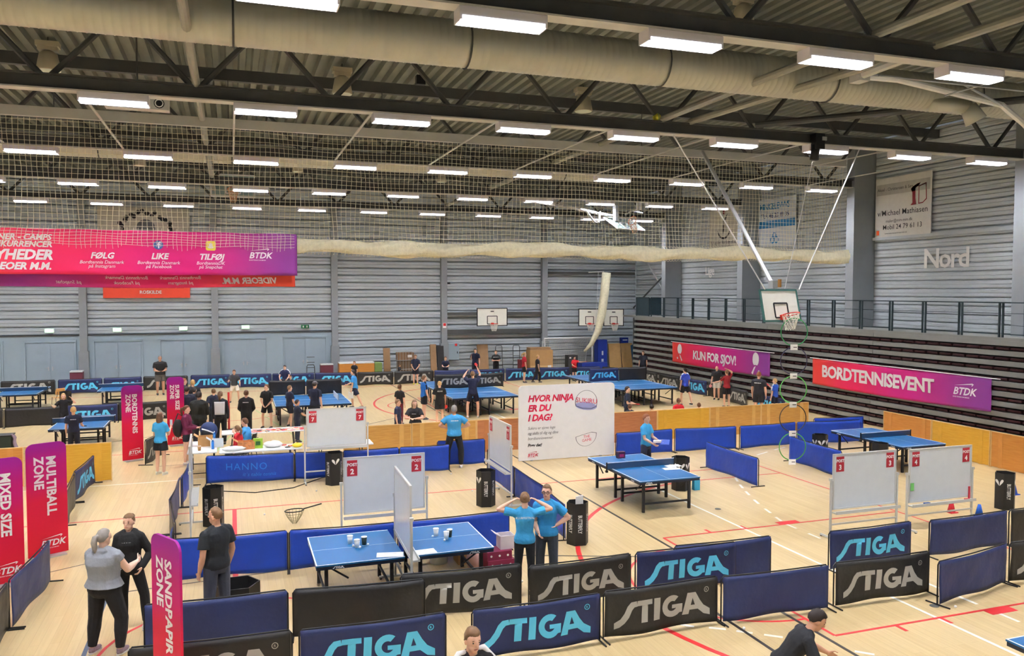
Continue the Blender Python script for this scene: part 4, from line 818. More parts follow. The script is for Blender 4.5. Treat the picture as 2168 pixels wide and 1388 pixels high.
flat(out_(bowl,.045),(0,-.034,0),(1,0,.08),(0,0,1)).obj('ball_half_outline',navy,nj); flat(txt('THE\nGAME',.085,.0,0,'CENTER',.9),(2.14,-.036,.58),(1,0,.08),(0,0,1)).obj('printed_line',pinkr,nj)
for s in (.4,2.6): B().box((s,.25,.02),(.06,.6,.03)).cyl((s,.5,.03),(s,.04,1.3),.02).obj('rear_stay',m_alu,nj)
# ================================================================== HEXAGONAL BINS
m_bin = M('bin_black',(30,30,31),.45,0,.05)
BINM = {}
def binm():
    if BINM: return BINM
    R_ = .22; hx = [(R_*math.cos(math.radians(60*i)),R_*math.sin(math.radians(60*i))) for i in range(6)]
    n=6; o = [(x,y,z) for z in (0,.82) for x,y in hx]; i_ = [(x*.96,y*.96,z) for z in (.03,.82) for x,y in hx]
    fs = [tuple(range(5,-1,-1))]+[(i,(i+1)%6,6+(i+1)%6,6+i) for i in range(6)]+[(12+(i+1)%6,12+i,18+i,18+(i+1)%6) for i in range(6)]+[(6+i,6+(i+1)%6,18+(i+1)%6,18+i) for i in range(6)]+[tuple(range(12,18))]
    BINM['body'] = B().add(o+i_,fs).mesh('body',m_bin); ap = R_*math.cos(math.pi/6)+.003
    t2 = txt('BUTTERFLY',.085,.012,0,'CENTER',1,False,.95); t2 = ([(x*.62,y) for x,y in t2[0]],t2[1]); BINM['text'] = flat(t2,(-.045,-ap,.42),(0,0,-1),(1,0,0)).mesh('lettering',inkw)
    BINM['wing'] = flat(([(x*.16,y*.16) for x,y in WING[0]],WING[1]),(0,-ap,.60),(1,0,0),(0,0,1)).mesh('wing_mark',inkw)
    return BINM
def hbin(x, y, label, faces, rz=0., paper=False):
    """faces: six letters from the face towards -y, counter-clockwise; t text, w wings, . empty"""
    m = binm(); t = thing('hexagonal_bin',label,'bin',(x,y,0),rz,'black hexagonal bins'); inst(m['body'],'body',t)
    for i,c in enumerate(faces):
        if c in 'tw': inst(m['text' if c=='t' else 'wing'],'lettering' if c=='t' else 'wing_mark',t,None,i*math.pi/3)
    if paper: p = thing('waste_paper','white paper sticking out of the near hexagonal bin','paper',(x+.04,y,.72)); B().box((0,0,.08),(.2,.02,.26),.4).obj('sheet',inkw,p)
hbin(6.34,14.35,'black hexagonal bin with white lettering beside the woman with glasses','tt..tt',-.1,True); hbin(5.48,17.62,'black hexagonal bin left of the first post board','tt.w.w',-.25); hbin(2.42,20.85,'black hexagonal bin under the seventh post board','wt..tt',.1)
hbin(-.42,18.0,'black hexagonal bin behind the bald man','tt..tt',.3); hbin(16.55,13.5,'black hexagonal bin with white wing mark at the right edge','tw.wtw',-.45); hbin(10.5,17.45,'black hexagonal bin with wing mark beside the middle table','wwtwtw',-.5)
hbin(15.95,18.9,'black hexagonal bin with wing marks left of the right hand table','wwtwtw',-.5); hbin(16.6,17.3,'black hexagonal bin with lettering under the right hand table','tt..tt',-.4); hbin(-6.5,37.3,'black hexagonal bin below the orange chair at far left','......',0)
hb = thing('low_bin','wide low black hexagonal bin in front of the bald man','bin',(.02,12.95,0)); b = B(); R_=.34; hx=[(R_*math.cos(math.radians(60*i)),R_*math.sin(math.radians(60*i))) for i in range(6)]
b.add([(x,y,z) for z in (0,.45) for x,y in hx]+[(x*.94,y*.94,z) for z in (.2,.45) for x,y in hx],[tuple(range(5,-1,-1))]+[(i,(i+1)%6,6+(i+1)%6,6+i) for i in range(6)]+[(12+(i+1)%6,12+i,18+i,18+(i+1)%6) for i in range(6)]+[(6+i,6+(i+1)%6,18+(i+1)%6,18+i) for i in range(6)]+[tuple(range(12,18))]).obj('body',m_bin,hb)
# ================================================================== WOODEN BOARDS (floorball rinks on edge)
WD = {'o':Mwood('ply_ochre',(196,142,66),(214,164,84)),'y':Mwood('ply_yellow',(216,160,44),(226,176,60)),'r':Mwood('ply_brown',(170,104,60),(188,124,76)),'b':Mwood('ply_orange',(196,128,52),(208,144,66))}
m_batten = M('pale_batten',(222,184,120),.5)
def wood(a, b_, s, label, h=1.0):
    a = Vector((*a,0)); c = Vector((*b_,0)); d = c-a; L = d.length
    t = thing('wooden_board',label,'board',((a+c)/2),math.atan2(d.y,d.x),'upright plywood boards')
    B().box((0,0,h/2+.01),(L-.03,.025,h-.02)).obj('plywood',WD[s],t)
    for x in (-L/2+.3,L/2-.3): B().box((x,-.016,h/2),(.13,.008,h-.02)).obj('face_strip',M('strip_'+s,{'o':(218,172,98),'y':(222,170,60),'r':(180,116,68),'b':(206,142,70)}[s],.5),t)
    for x in (-L/2+.012,L/2-.012): B().box((x,0,h/2),(.024,.045,h)).obj('end_batten',m_batten,t)
    B().box((0,0,h),(L,.045,.02)).obj('top_batten',m_batten,t)
    for x in (-L/2+.25,L/2-.25): B().box((x,.25,.02),(.05,.5,.03)).obj('rear_foot',m_batten,t)
for x0,x1,s,l in ((3.0,5.0,'o','plywood board right of the seventh post board'),(5.02,7.0,'o','plywood board under the leaning woman'),(7.02,9.1,'r','plywood board behind the first post board'),(9.12,11.2,'o','plywood board hidden behind the ninja board'),(11.2,13.24,'r','dark brown plywood board behind the boy at the blue table'),(13.26,15.24,'y','yellow plywood board under the red shirt child'),(15.26,17.3,'o','plywood board left of the hanging hoops'),(17.32,19.3,'o','rightmost plywood board in the middle row, behind the hoops')): wood((x0,23.52),(x1,23.5),s,l)
wood((-7.0,23.1),(-5.0,23.13),'b','orange plywood board at the left edge'); wood((-4.98,23.14),(-3.0,23.16),'y','yellow plywood board behind the multiball flag')
wood((20.2,20.92),(20.15,18.95),'b','farthest yellow board in front of the grandstand'); wood((20.15,18.93),(20.15,16.93),'y','bright yellow board in front of the grandstand'); wood((20.15,16.9),(20.15,14.9),'b','orange board in front of the grandstand at the right edge')
# ================================================================== TRESTLE TABLES AND WHAT LIES ON THEM
m_tt = M('trestle_top',(232,232,230),.4,0,.02)
def trestle(cx,cy,rz,L,D,label):
    t = thing('trestle_table',label,'table',(cx,cy,0),rz,'white trestle tables'); B().box((0,0,.725),(L,D,.03)).obj('top',m_tt,t)
    for x in (-L/2+.25,L/2-.25):
        for y in (-D/2+.08,D/2-.08): B().cyl((x,y,0),(x+(.06 if x<0 else -.06),y,.71),.014,n=6).obj('leg',m_blackt,t)
        B().cyl((x,-D/2+.08,.15),(x,D/2-.08,.15),.011,n=6).obj('leg_bar',m_blackt,t)
trestle(.7,22.48,0,2.1,.72,'long white trestle table behind the HANNO barrier'); trestle(-.78,23.2,math.pi/2,1.75,.72,'white trestle table pointing away at the left of the group'); trestle(.85,25.35,0,2.35,.72,'white trestle table covered with red paddles'); trestle(2.8,22.5,0,1.7,.7,'white trestle table behind the seventh post board')
def small(name,label,cat,loc,build,rz=0.,group=None):
    t = thing(name,label,cat,loc,rz,group); build(t); return t
card = M('cardboard',(184,140,88),.7,0,.06,6); wpaper = M('white_paper',(238,238,236),.6,0,.02)
def openbox(w,d,h,m):
    def f(t):
        B().box((0,0,.01),(w,d,.02)).obj('bottom',m,t)
        for nm,c,s in (('side',(-w/2,0,h/2),(.012,d,h)),('side',(w/2,0,h/2),(.012,d,h)),('side',(0,-d/2,h/2),(w,.012,h)),('side',(0,d/2,h/2),(w,.012,h))): B().box(c,s).obj(nm,m,t)
        B().box((-w/2-.06,0,h+.03),(.12,d,.01),0,Matrix.Rotation(.6,3,'Y')).obj('flap',m,t)
    return f
small('cardboard_box','brown cardboard box on the left trestle table','box',(-.72,23.35,.74),openbox(.36,.3,.26,card)); small('cardboard_box','brown box of snacks on the long trestle table','box',(.32,22.55,.74),openbox(.42,.3,.2,M('snack_box',(196,130,80),.6,0,.3,14)))
def bottle(c):
    def f(t): B().cyl((0,0,0),(0,0,.2),.035,n=10).cyl((0,0,.2),(0,0,.25),.035,.014,n=10).obj('bottle_body',c,t,True); B().cyl((0,0,.25),(0,0,.28),.015,n=8).obj('cap',m_white,t)
    return f
mb = M('bottle_blue',(40,110,190),.2,0,.03)
small('water_bottle','blue water bottle at the near edge of the left trestle table','bottle',(-.52,22.75,.74),bottle(mb)); small('water_bottle','blue water bottle farther back on the left trestle table','bottle',(-.5,23.95,.74),bottle(mb))
def bag(c,r,m):
    def f(t):
        rnd = random.Random(int(r[0]*1000)); b = B().ell((0,0,r[2]*.9),r,None,12,8); b.v = [(x*(1+.12*rnd.uniform(-1,1)),y*(1+.12*rnd.uniform(-1,1)),max(0,z*(1+.1*rnd.uniform(-1,1)))) for x,y,z in b.v]; b.obj('bag_skin',m,t,True); B().tube([(-.03,0,r[2]*1.75),(0,.0,r[2]*2.0),(.03,0,r[2]*1.75)],.012,5).obj('knot',m,t)
    return f
small('plastic_bag','white crumpled plastic bag on the long trestle table','bag',(1.0,22.5,.74),bag(0,(.25,.16,.09),wpaper)); small('plastic_bag','low white plastic bag at the left of the long trestle table','bag',(.0,22.35,.74),bag(0,(.3,.15,.06),wpaper))
small('sweets_bag','green bag of sweets on the long trestle table','bag',(.62,22.5,.74),lambda t:(B().box((0,0,.13),(.24,.1,.26)).obj('bag_body',M('bag_green',(150,190,60),.5,0,.2,12),t),B().box((0,-.052,.14),(.12,.006,.1)).obj('print',M('bag_print',(40,90,40),.5),t)))
small('yellow_bag','yellow bag on the right trestle table beside the post board','bag',(2.25,22.35,.74),bag(0,(.2,.12,.08),M('bag_yellow',(238,210,50),.5))); small('yellow_bag','second yellow bag left of the seventh post board','bag',(1.62,22.3,.74),bag(0,(.14,.12,.06),MC['bag_yellow'])); small('green_case','flat green case on the right trestle table','case',(2.95,22.4,.74),lambda t:(B().box((0,0,.04),(.4,.2,.08)).obj('shell',M('case_green',(150,200,80),.5),t),B().box((0,-.11,.05),(.1,.02,.02)).obj('grip',m_blackt,t)))
small('crate','clear plastic crate on the left trestle table','crate',(-.42,23.1,.74),openbox(.32,.26,.2,M('clear_plastic',(214,222,226),.3,0,.04)))
PADM = {}
def padm(c):
    if c not in PADM: PADM[c] = (B().prism([(.075*math.cos(a*.45),.08*math.sin(a*.45)+.08) for a in range(14)],0,.012).mesh('blade',M('paddle_%s'%c,{'red':(200,46,50),'black':(34,32,34),'pink':(226,150,150)}[c],.5)),B().box((0,-.04,.008),(.028,.1,.02)).mesh('handle',M('paddle_handle',(206,164,110),.5)))
    return PADM[c]
rnd = random.Random(5); pos = 'front edge,middle,back edge'.split(',')
for i in range(22):
    c = ('red','red','red','black','pink')[i%5]; x = .55+(i%11)*.135; y = 25.12+(i//11)*.28+rnd.uniform(-.05,.05)
    t = thing('paddle','%s paddle on the back trestle table, %s from the left in the %s line'%(c,ORD[i%11],('front','rear')[i//11]),'paddle',(x,y,.74),rnd.uniform(-2,2),'paddles spread on the back trestle table'); a,b_ = padm(c); inst(a,'blade',t); inst(b_,'handle',t)
for i,(x,c) in enumerate(((1.3,'red'),(1.55,'red'),(1.42,'black'))):
    t = thing('paddle','%s paddle at the right end of the long trestle table, %s from left'%(c,ORD[i]),'paddle',(x,22.62-.1*i,.74),i*1.3,'paddles on the long trestle table'); a,b_ = padm(c); inst(a,'blade',t); inst(b_,'handle',t)
small('paper_cup','beige paper cup on the left trestle table','cup',(-.85,22.65,.74),lambda t:(B().cyl((0,0,0),(0,0,.12),.035,.045,n=12).obj('wall',card,t,True),B().tube([(.045*math.cos(a*.52),.045*math.sin(a*.52),.12) for a in range(12)],.004,4,True).obj('rim',m_white,t)))
# cups and papers on the split table
for i,(px,py,c) in enumerate(((741,1150,'w'),(756,1158.5,'w'),(771,1152,'k'),(923,1134,'w'),(945,1141,'w'),(952,1136,'k'))):
    g = G(px,py,.76); cm = M('cup_white',(236,236,234),.5) if c=='w' else M('cup_dark',(44,58,54),.5)
    small('paper_cup','%s paper cup on the %s half of the split table, %s'%(('white' if c=='w' else 'dark'),('left' if i<3 else 'right'),('leftmost','front middle','rightmost','leftmost','front middle','rear right')[i]),'cup',(g.x,g.y,.76),lambda t:(B().cyl((0,0,.0),(0,0,.125),.034,.047,n=14).obj('wall',cm,t,True),B().cyl((0,0,.125),(0,0,.133),.05,.05,n=14).obj('lid',MC.get('cup_white'),t)),0,'paper cups on the split table')
for i,(px,py) in enumerate(((748,1157),(762,1160),(779,1154),(916,1137),(941,1145))):
    g = G(px,py,.76); small('table_tennis_ball','white ball beside the cups on the split table, %s from the left'%ORD[i],'ball',(g.x,g.y,.78),lambda t:(B().ell((0,0,0),(.02,.02,.02)).obj('shell',wpaper,t,True),B().box((0,-.0195,0),(.008,.002,.004)).obj('stamp',ink,t)),0,'balls on the split table')
for i,(px,py,rz) in enumerate(((826,1174,-.2),(895,1168,.05),(1425,986,.1),(1420,992,-.1))):
    g = G(px,py,.76); small('paper_sheet','white paper sheet on the %s'%('left half of the split table','right half of the split table','middle table, farther sheet','middle table, nearer sheet')[i],'paper',(g.x,g.y,.7625),lambda t:(B().box((0,0,.002),(.42 if i<2 else .38,.22,.003)).obj('sheet',wpaper,t),B().box((0,.05,.0042),(.2,.008,.001)).obj('pen_line',inkg,t)),rz)
g = G(1314,969,.76); small('ball_box','small dark box with magenta print on the middle table','box',(g.x,g.y,.762),lambda t:(B().box((0,0,.08),(.2,.12,.16)).obj('carton',M('box_plum',(70,30,60),.5),t),B().box((0,-.062,.07),(.12,.004,.07)).obj('print',M('print_magenta',(200,60,120),.5),t)))
g = G(1476,1040); small('water_canister','turquoise canister on the floor behind the middle table','canister',(10.85,17.3,0),lambda t:(B().box((0,0,.13),(.16,.12,.26)).obj('tank',M('canister_blue',(50,160,205),.3),t),B().cyl((0,0,.26),(0,0,.3),.03).obj('cap',m_white,t)))
# boxes right of the split table
mag = M('box_magenta',(128,30,70),.5,0,.08,8)
def wingbox(w,d,h):
    def f(t):
        B().box((0,0,h/2),(w,d,h)).obj('carton',mag,t)
        for k in range(3): B().cyl((-w/2+w*(k+.5)/3,-d/2-.003,h*.5),(-w/2+w*(k+.5)/3,-d/2,h*.5),.02,n=10).obj('print_dot',inkw,t)
    return f
small('ball_carton','magenta carton right of the split table, lower one','box',(4.45,13.55,0),wingbox(.5,.35,.18)); small('ball_carton','magenta carton right of the split table, upper one','box',(4.42,13.55,.18),wingbox(.46,.32,.15)); small('white_carton','white carton with magenta print on the magenta cartons','box',(4.6,13.6,.33),openbox(.26,.24,.24,M('carton_white',(214,206,212),.5,0,.06)))
small('cardboard_box','open cardboard box on the floor behind the split table','box',(4.0,14.05,0),openbox(.4,.35,.45,card)); small('round_tub','white tub standing behind the right table edge','tub',(3.5,14.15,0),lambda t:(B().cyl((0,0,0),(0,0,.55),.16,.19,n=18).obj('wall',wpaper,t,True),B().tube([(.19*math.cos(a*.35),.19*math.sin(a*.35),.55) for a in range(18)],.012,5,True).obj('rim',m_white,t)))
small('ball_basket','brown toy ball beside the magenta cartons','ball',(4.05,13.0,0),lambda t:(B().ell((0,0,.1),(.1,.1,.1)).obj('skin',M('ball_brown',(120,70,60),.5,0,.2,20),t,True),B().tube([(.1*math.cos(a*.4),0,.1+.1*math.sin(a*.4)) for a in range(16)],.004,4,True).obj('seam',ink,t)))
small('white_apron_box','pink plastic bag beside the open box','bag',(4.0,13.6,0),bag(0,(.14,.12,.18),M('bag_pink',(226,180,170),.5)))
# ball scoop net on the floor
sc = thing('ball_scoop','black ball collecting net lying on the floor of the middle box','net',(1.2,17.55,0),.2)
B().tube([(.2*math.cos(a*.4),.14*math.sin(a*.4),.28) for a in range(16)],.012,6,True).obj('rim',m_blackt,sc); B().cyl((.18,.02,.28),(.62,.1,.32),.014).obj('handle',m_blackt,sc)
b = B()
for i in range(16):
    a = i*math.pi/8; b.tube([(.2*math.cos(a)*q,.14*math.sin(a)*q,.28-.327*(1-q)**.7) for q in (1,.9,.75,.5,.2)],.005,3)
for q in (.9,.75,.5): b.tube([(.2*math.cos(a*.4)*q,.14*math.sin(a*.4)*q,.28-.327*(1-q)**.7) for a in range(16)],.005,3,True)
stuff(b.obj('mesh_bag',M('scoop_mesh',(150,140,110),.8),sc))
# cones and loose balls
def cone(m):
    def f(t): B().box((0,0,.01),(.2,.2,.02)).obj('base',m,t); B().cyl((0,0,.02),(0,0,.26),.085,.03,n=14).obj('body',m,t,True)
    return f
for px,py,c,l in ((2014,1084,(206,40,60),'red cone in front of the POST 4 whiteboard'),(2073,1092,(30,90,190),'small blue cone half hidden behind the navy barrier at right'),(2146,1046,(30,80,190),'blue cone right of the hexagonal bin at the right edge')):
    g = G(px,py); small('marker_cone',l,'cone',(g.x,g.y,0),cone(M('cone_%d%d'%(c[0],c[1]),c,.5)))
for i,(px,py) in enumerate(((2023,1286),(1575,1270+62),(955,1004),(1000,1040),(800,1010),(670,1040),(1105,1232),(560,1090))):
    g = G(px,py); small('table_tennis_ball','white ball lying alone on the floor, %s of the loose balls from the right'%ORD[i],'ball',(g.x,g.y,.02),lambda t:(B().ell((0,0,0),(.022,.022,.022)).obj('shell',wpaper,t,True),B().box((0,-.021,0),(.008,.002,.004)).obj('stamp',ink,t)),0,'loose balls on the floor')
for i,(px,py) in enumerate(((1978,1282),(1520,1077))):
    g = G(px,py); small('floor_cap','dark floor socket cap %s'%('in front of the angled navy barrier','right of the middle table'))if 0 else struct(B().cyl((g.x,g.y,0),(g.x,g.y,.004),.07,n=14).obj('floor_cap',m_steel),'round dark socket cap in the floor')
tag(B().tube([G(455,1012)+Vector((0,0,.01)),G(440,1020)+Vector((0,0,.01)),G(470,1040)+Vector((0,0,.01)),G(540,1043)+Vector((0,0,.01)),G(620,1033)+Vector((0,0,.01)),G(680,1012)+Vector((0,0,.01)),G(760,998)+Vector((0,0,.01))],.012,5).obj('floor_cable',m_blackt),'black cable curving across the floor below the HANNO barrier','cable')
rp = thing('red_post','slim red post standing behind the white tables','post',(-.14,30.3,0)); B().cyl((0,0,.03),(0,0,1.35),.035,n=8).obj('pole',p_red,rp); B().cyl((0,0,0),(0,0,.03),.16,n=14).obj('base',m_blackt,rp)
# chairs
m_shell = Mwood('beech_shell',(206,150,84),(224,172,104))
def chair(x,y,rz,label,m=None):
    t = thing('shell_chair',label,'chair',(x,y,0),rz,'chairs'); m = m or m_shell
    B().sheet(lambda u,v: Vector(((u-.5)*.4,(v-.5)*.4,.45-.02*math.sin(math.pi*u))),8,6,(0,0,.014)).obj('seat',m,t,True); B().sheet(lambda u,v: Vector(((u-.5)*.42*(1-.3*abs(v-.4)),-.22-.05*v+.05*(2*u-1)**2,.56+v*.28)),10,6,(0,.012,0)).obj('backrest',m,t,True)
    for sx in (-1,1):
        B().cyl((sx*.17,.17,.44),(sx*.2,.2,0),.012,n=6).obj('leg',m_blackt,t); B().cyl((sx*.17,-.17,.44),(sx*.2,-.22,0),.012,n=6).obj('leg',m_blackt,t); B().tube([(sx*.17,-.17,.44),(sx*.16,-.24,.5),(sx*.14,-.26,.7)],.011,6).obj('back_stay',m_blackt,t)
chair(-6.9,26.2,2.6,'wooden shell chair at the left edge beside the dark green bin'); chair(-7.0,38.6,.6,'wooden shell chair behind the black bin at far left')
db = thing('equipment_bin','dark green box bin with a purple towel at the left edge','bin',(-6.2,26.3,0)); B().box((0,0,.42),(.5,.45,.84)).obj('body',M('bin_green',(38,50,42),.6),db); B().box((0,0,.85),(.54,.49,.03)).obj('rim',m_blackt,db)
tw = thing('towel','grey purple towel hanging over the dark green bin','towel',(-5.87,26.28,.0)); B().sheet(lambda u,v: Vector((.0+.03*math.sin(7*v)+(.0 if v<.8 else -.5*(v-.8)),(u-.5)*.3+.02*math.sin(9*v),.25+.62*min(v,.99)+.02*math.sin(6*u))),8,10,(.02,0,0)).obj('cloth',M('towel_purple',(140,124,140),.9,0,.1),tw,True)
# ================================================================== STORAGE ALONG THE FAR WALL
def wx(px,Y): d = ray(px,700); return d.x*Y/d.y
def st_box(name,label,cat,px0,px1,Y,h,m,dep=.6,z=0.,parts=None,group=None):
    x0,x1 = wx(px0,Y),wx(px1,Y); t = thing(name,label,cat,((x0+x1)/2,Y,z),0,group); B().box((0,0,h/2),(x1-x0,dep,h)).obj('body',m,t)
    if parts: parts(t,x1-x0)
    return t
m_brown = M('brown_board',(150,118,84),.7,0,.08,5); m_dbrown = M('dark_brown_board',(104,82,60),.7,0,.08,5)
st_box('wooden_cart','yellow wooden cart with a white top by the far wall','cart',716,790,44.6,1.0,WD['b'],.7,0,lambda t,w:(B().box((0,0,1.03),(w,.72,.06)).obj('top',m_white,t),B().box((w/2+.22,0,.5),(.4,.7,1.0)).obj('green_end',M('moss_green',(110,134,70),.7),t)))
def lean(px0,px1,Y,h,m,label,n=2):
    x0,x1 = wx(px0,Y),wx(px1,Y); t = thing('leaning_boards',label,'boards',((x0+x1)/2,Y,0))
    for i in range(n): B().box((0,.0+.1*i,h/2-.02*i),((x1-x0)*(1-.05*i),.03,h),0,Matrix.Rotation(-.16-.03*i,3,'X')).obj('board',m,t)
    B().box((0,-.12,.03),((x1-x0)*.8,.2,.06)).obj('floor_block',m_dbrown,t)
lean(812,826,45.1,1.75,m_brown,'thin pale boards leaning on the far wall left of the wire cage'); lean(912,924,45.2,1.9,m_brown,'tall brown boards leaning right of the wire cage',3); lean(926,940,45.2,1.8,M('black_board',(46,44,46),.7),'tall black boards leaning beside the far column',3); lean(1012,1034,45.1,1.85,m_brown,'brown boards leaning behind the boy in navy at the far wall',3)
cg = thing('wire_cage','wire roll cage with brown cartons by the far wall','cage',(wx(872,44.7),44.7,0)); w = wx(906,44.7)-wx(838,44.7)
B().box((-w*.2,0,.55),(w*.5,.6,1.0)).obj('carton',m_dbrown,cg); B().box((-w*.22,0,1.3),(w*.5,.58,.42)).obj('carton',M('carton_brown',(128,98,70),.7),cg); B().box((-w*.1,-.3,1.32),(.25,.01,.14)).obj('label_paper',inkw,cg)
b = B()
for i in range(12): x=-w/2+w*i/11; b.cyl((x,-.36,.1),(x,-.36,1.6),.008,n=4)
for z in (.12,.6,1.1,1.6): b.cyl((-w/2,-.36,z),(w/2,-.36,z),.01,n=4)
stuff(b.obj('wire_front',m_alu,cg))
cbx = thing('wall_cabinet','grey flush cabinet door in the far wall with a small red sign','cabinet',(wx(958,45.8),45.8,.95)); B().box((0,0,.45),(.78,.06,.95)).obj('door',m_doorw,cbx); B().box((.2,-.04,.85),(.14,.01,.14)).obj('red_sign',p_red,cbx); B().box((.28,-.04,.4),(.04,.03,.12)).obj('lock',m_blackt,cbx)
sg = thing('fire_sign','small red and white hose sign on the far column','sign',(11.71,45.672,2.95)); B().box((0,0,0),(.2,.02,.3)).obj('plate',inkw,sg); B().box((0,-.012,.05),(.16,.006,.16)).obj('symbol',p_red,sg)
def ladder(px,Y,h,label):
    t = thing('step_ladder',label,'ladder',(wx(px,Y),Y,0),0,'ladders by the far wall')
    for s in (-1,1): B().tube([(s*.22,-.1,0),(s*.2,0,h-.1),(s*.16,0,h),(0,0,h)],.022,6).obj('rail',m_steel,t)
    for k in range(5): B().box((0,-.08+.02*k,.3+.28*k),(.4,.06,.03)).obj('rung',m_steel,t)
ladder(1056,45.0,1.75,'dark step ladder behind the boy with crossed arms'); ladder(1093,45.0,1.75,'dark step ladder left of the big cardboard box'); ladder(657,44.3,1.0,'low dark frame by the doors right of the kneeling pair')
st_box('big_carton','big brown carton left of the handball goal','box',1118,1166,44.3,1.5,M('big_carton',(176,138,90),.7,0,.05),.7,0,lambda t,w:(B().box((0,-.352,.45),(w*.98,.008,.3)).obj('tape_band',M('carton_light',(204,170,124),.7),t),B().box((w*.35,-.36,.5),(.22,.01,.2)).obj('label_paper',inkw,t),B().box((-.05,0,1.58),(w*.9,.6,.14)).obj('top_boards',m_brown,t)))
st_box('dark_cabinet','narrow dark grey cabinet in front of the handball goal','cabinet',1200,1220,44.2,1.15,M('cabinet_dark',(62,62,64),.6),.5,0,lambda t,w:B().box((-w*.3,-.26,1.0),(.1,.01,.08)).obj('label_paper',inkw,t))
st_box('dark_red_case','dark red case behind the red dressed girl','case',1098,1112,44.3,.95,M('case_red',(100,34,44),.6),.4,0,lambda t,w:B().box((0,-.21,.6),(w*.6,.02,.03)).obj('grip',m_blackt,t))
for px,l in ((160,'dark red trolley with white top by the doors at far left'),(690,'dark red trolley with white top right of the doors')):
    st_box('tea_trolley',l,'trolley',px-13,px+14,44.9,.86,M('trolley_red',(104,48,60),.6,0,.05),.45,.06,lambda t,w:(B().box((0,0,.9),(w,.5,.06)).obj('white_top',m_white,t),[B().cyl((s*w*.4,-.18,.0),(s*w*.4+.03,-.18,.0),.05,n=10).obj('castor',m_blackt,t) for s in (-1,1)]))
gf = thing('handball_goal','white framed handball goal with net at the far wall','goal',(wx(1204,45.0),45.0,0)); w = 3.15
B().tube([(-w/2,0,0),(-w/2,0,2.1),(w/2,0,2.1),(w/2,0,0)],.06,8).obj('frame',m_white,gf)
B().tube([(-w/2,0,2.1),(-w/2+.1,.5,2.0),(-w/2+.1,.9,.05)],.02,6).tube([(w/2,0,2.1),(w/2-.1,.5,2.0),(w/2-.1,.9,.05)],.02,6).obj('rear_hoops',m_white,gf)
b = B()
for i in range(26): x=-w/2+.05+(w-.1)*i/25; b.tube([(x,.02,2.06),(x,.5,1.7+.15*math.sin(i)),(x,.85,.9),(x,.9,.05)],.010,3)
for q in range(16): z=.1+q*.125; yy=.9 if z<1 else .9-.85*(z-1)/1.06; b.tube([(-w/2+.05,yy,z),(0,yy,z-.06),(w/2-.05,yy,z)],.010,3)
stuff(b.obj('net',m_hnet,gf))
m_mat = M('mat_blue',(28,52,140),.5,0,.06)
st_box('padded_post','upright blue padded post with white marks beside the goal','padding',1262,1282,44.6,2.0,m_mat,.5,0,lambda t,w:(B().box((0,-.26,1.2),(.1,.01,.25)).obj('white_mark',inkw,t),B().box((0,-.26,.7),(.14,.01,.3)).obj('white_mark',inkw,t)))
st_box('gym_mat','low blue gym mat block in front of the goal','padding',1228,1282,43.6,.72,m_mat,.6,0,lambda t,w:B().box((0,-.305,.36),(w*.9,.01,.03)).obj('seam',m_blackt,t))
lean(1290,1315,44.6,1.75,M('tan_board',(186,150,96),.7),'tan boards leaning left in the far right corner'); lean(1317,1340,44.7,1.75,M('tan_board2',(196,160,106),.7),'tan boards leaning right in the far right corner'); lean(1342,1362,44.0,1.7,M('mat_teal',(30,80,120),.6),'teal gym mats standing at the end of the grandstand',4)
st_box('blue_box','tall blue box standing behind the tan boards','box',1314,1328,45.4,2.05,m_mat,.3,0,lambda t,w:B().box((0,-.152,1.9),(w*.7,.004,.05)).obj('stripe',inkw,t))
cn = thing('hanging_net_bundle','tall cream net bundle hanging in the far right corner','net',(0,43.6,0)); B().tube([AYp(a,b,43.6)-Vector((0,43.6,0)) for a,b in ((1284,577),(1280,620),(1274,665),(1266,700),(1252,728),(1237,744))],[.27,.26,.25,.2,.14,.07],10).obj('folds',m_roll,cn,True); B().cyl((20.55,0,6.05),(20.4,0,3.2),.012).cyl((20.9,0,6.1),(20.9,2.2,6.1),.03).obj('cord',m_white,cn)
cm_ = thing('wall_camera','small camera on the far column right of the doors','camera',(11.9,45.5,5.4)); B().box((0,-.1,0),(.12,.2,.1)).obj('housing',m_dark,cm_); B().cyl((0,-.22,0),(0,-.2,0),.035,n=10).obj('lens',m_blackt,cm_)
# ================================================================== PEOPLE
V = Vector
SKIN = {'f':(226,180,154),'m':(208,158,130),'d':(170,122,96),'p':(236,196,174)}
HAIRC = {'blond':(196,160,104),'brown':(106,74,52),'dark':(44,34,30),'grey':(150,144,138),'red':(140,84,52),'light':(122,92,64)}
VOX = {0:.0085,1:.013,2:.019}
def loft(b, rings, n=14):
    vs = []
    for c, ax, ay, rx, ry in rings:
        for i in range(n):
            a = 2*math.pi*i/n; vs.append(c + ax*(rx*math.cos(a)) + ay*(ry*math.sin(a)))
    k = len(rings)
    b.add(vs, [(i*n+j, i*n+(j+1)%n, (i+1)*n+(j+1)%n, (i+1)*n+j) for i in range(k-1) for j in range(n)] + [tuple(range(n-1,-1,-1)), tuple(range((k-1)*n,k*n))])
def cap(b, p0, r0, p1, r1, n=10, ends=True):
    b.cyl(p0, p1, r0, r1, n)
    if ends:
        for p, r in ((p0,r0),(p1,r1)): b.ell(p,(r,r,r),None,8,6)
def remesh(o, vox, it=2):
    m = o.modifiers.new('fuse','REMESH'); m.mode = 'VOXEL'; m.voxel_size = vox; m.use_smooth_shade = True
    s = o.modifiers.new('soften','SMOOTH'); s.factor = .5; s.iterations = it; return o
def N(v): return V(v).normalized()
HANDS = {}
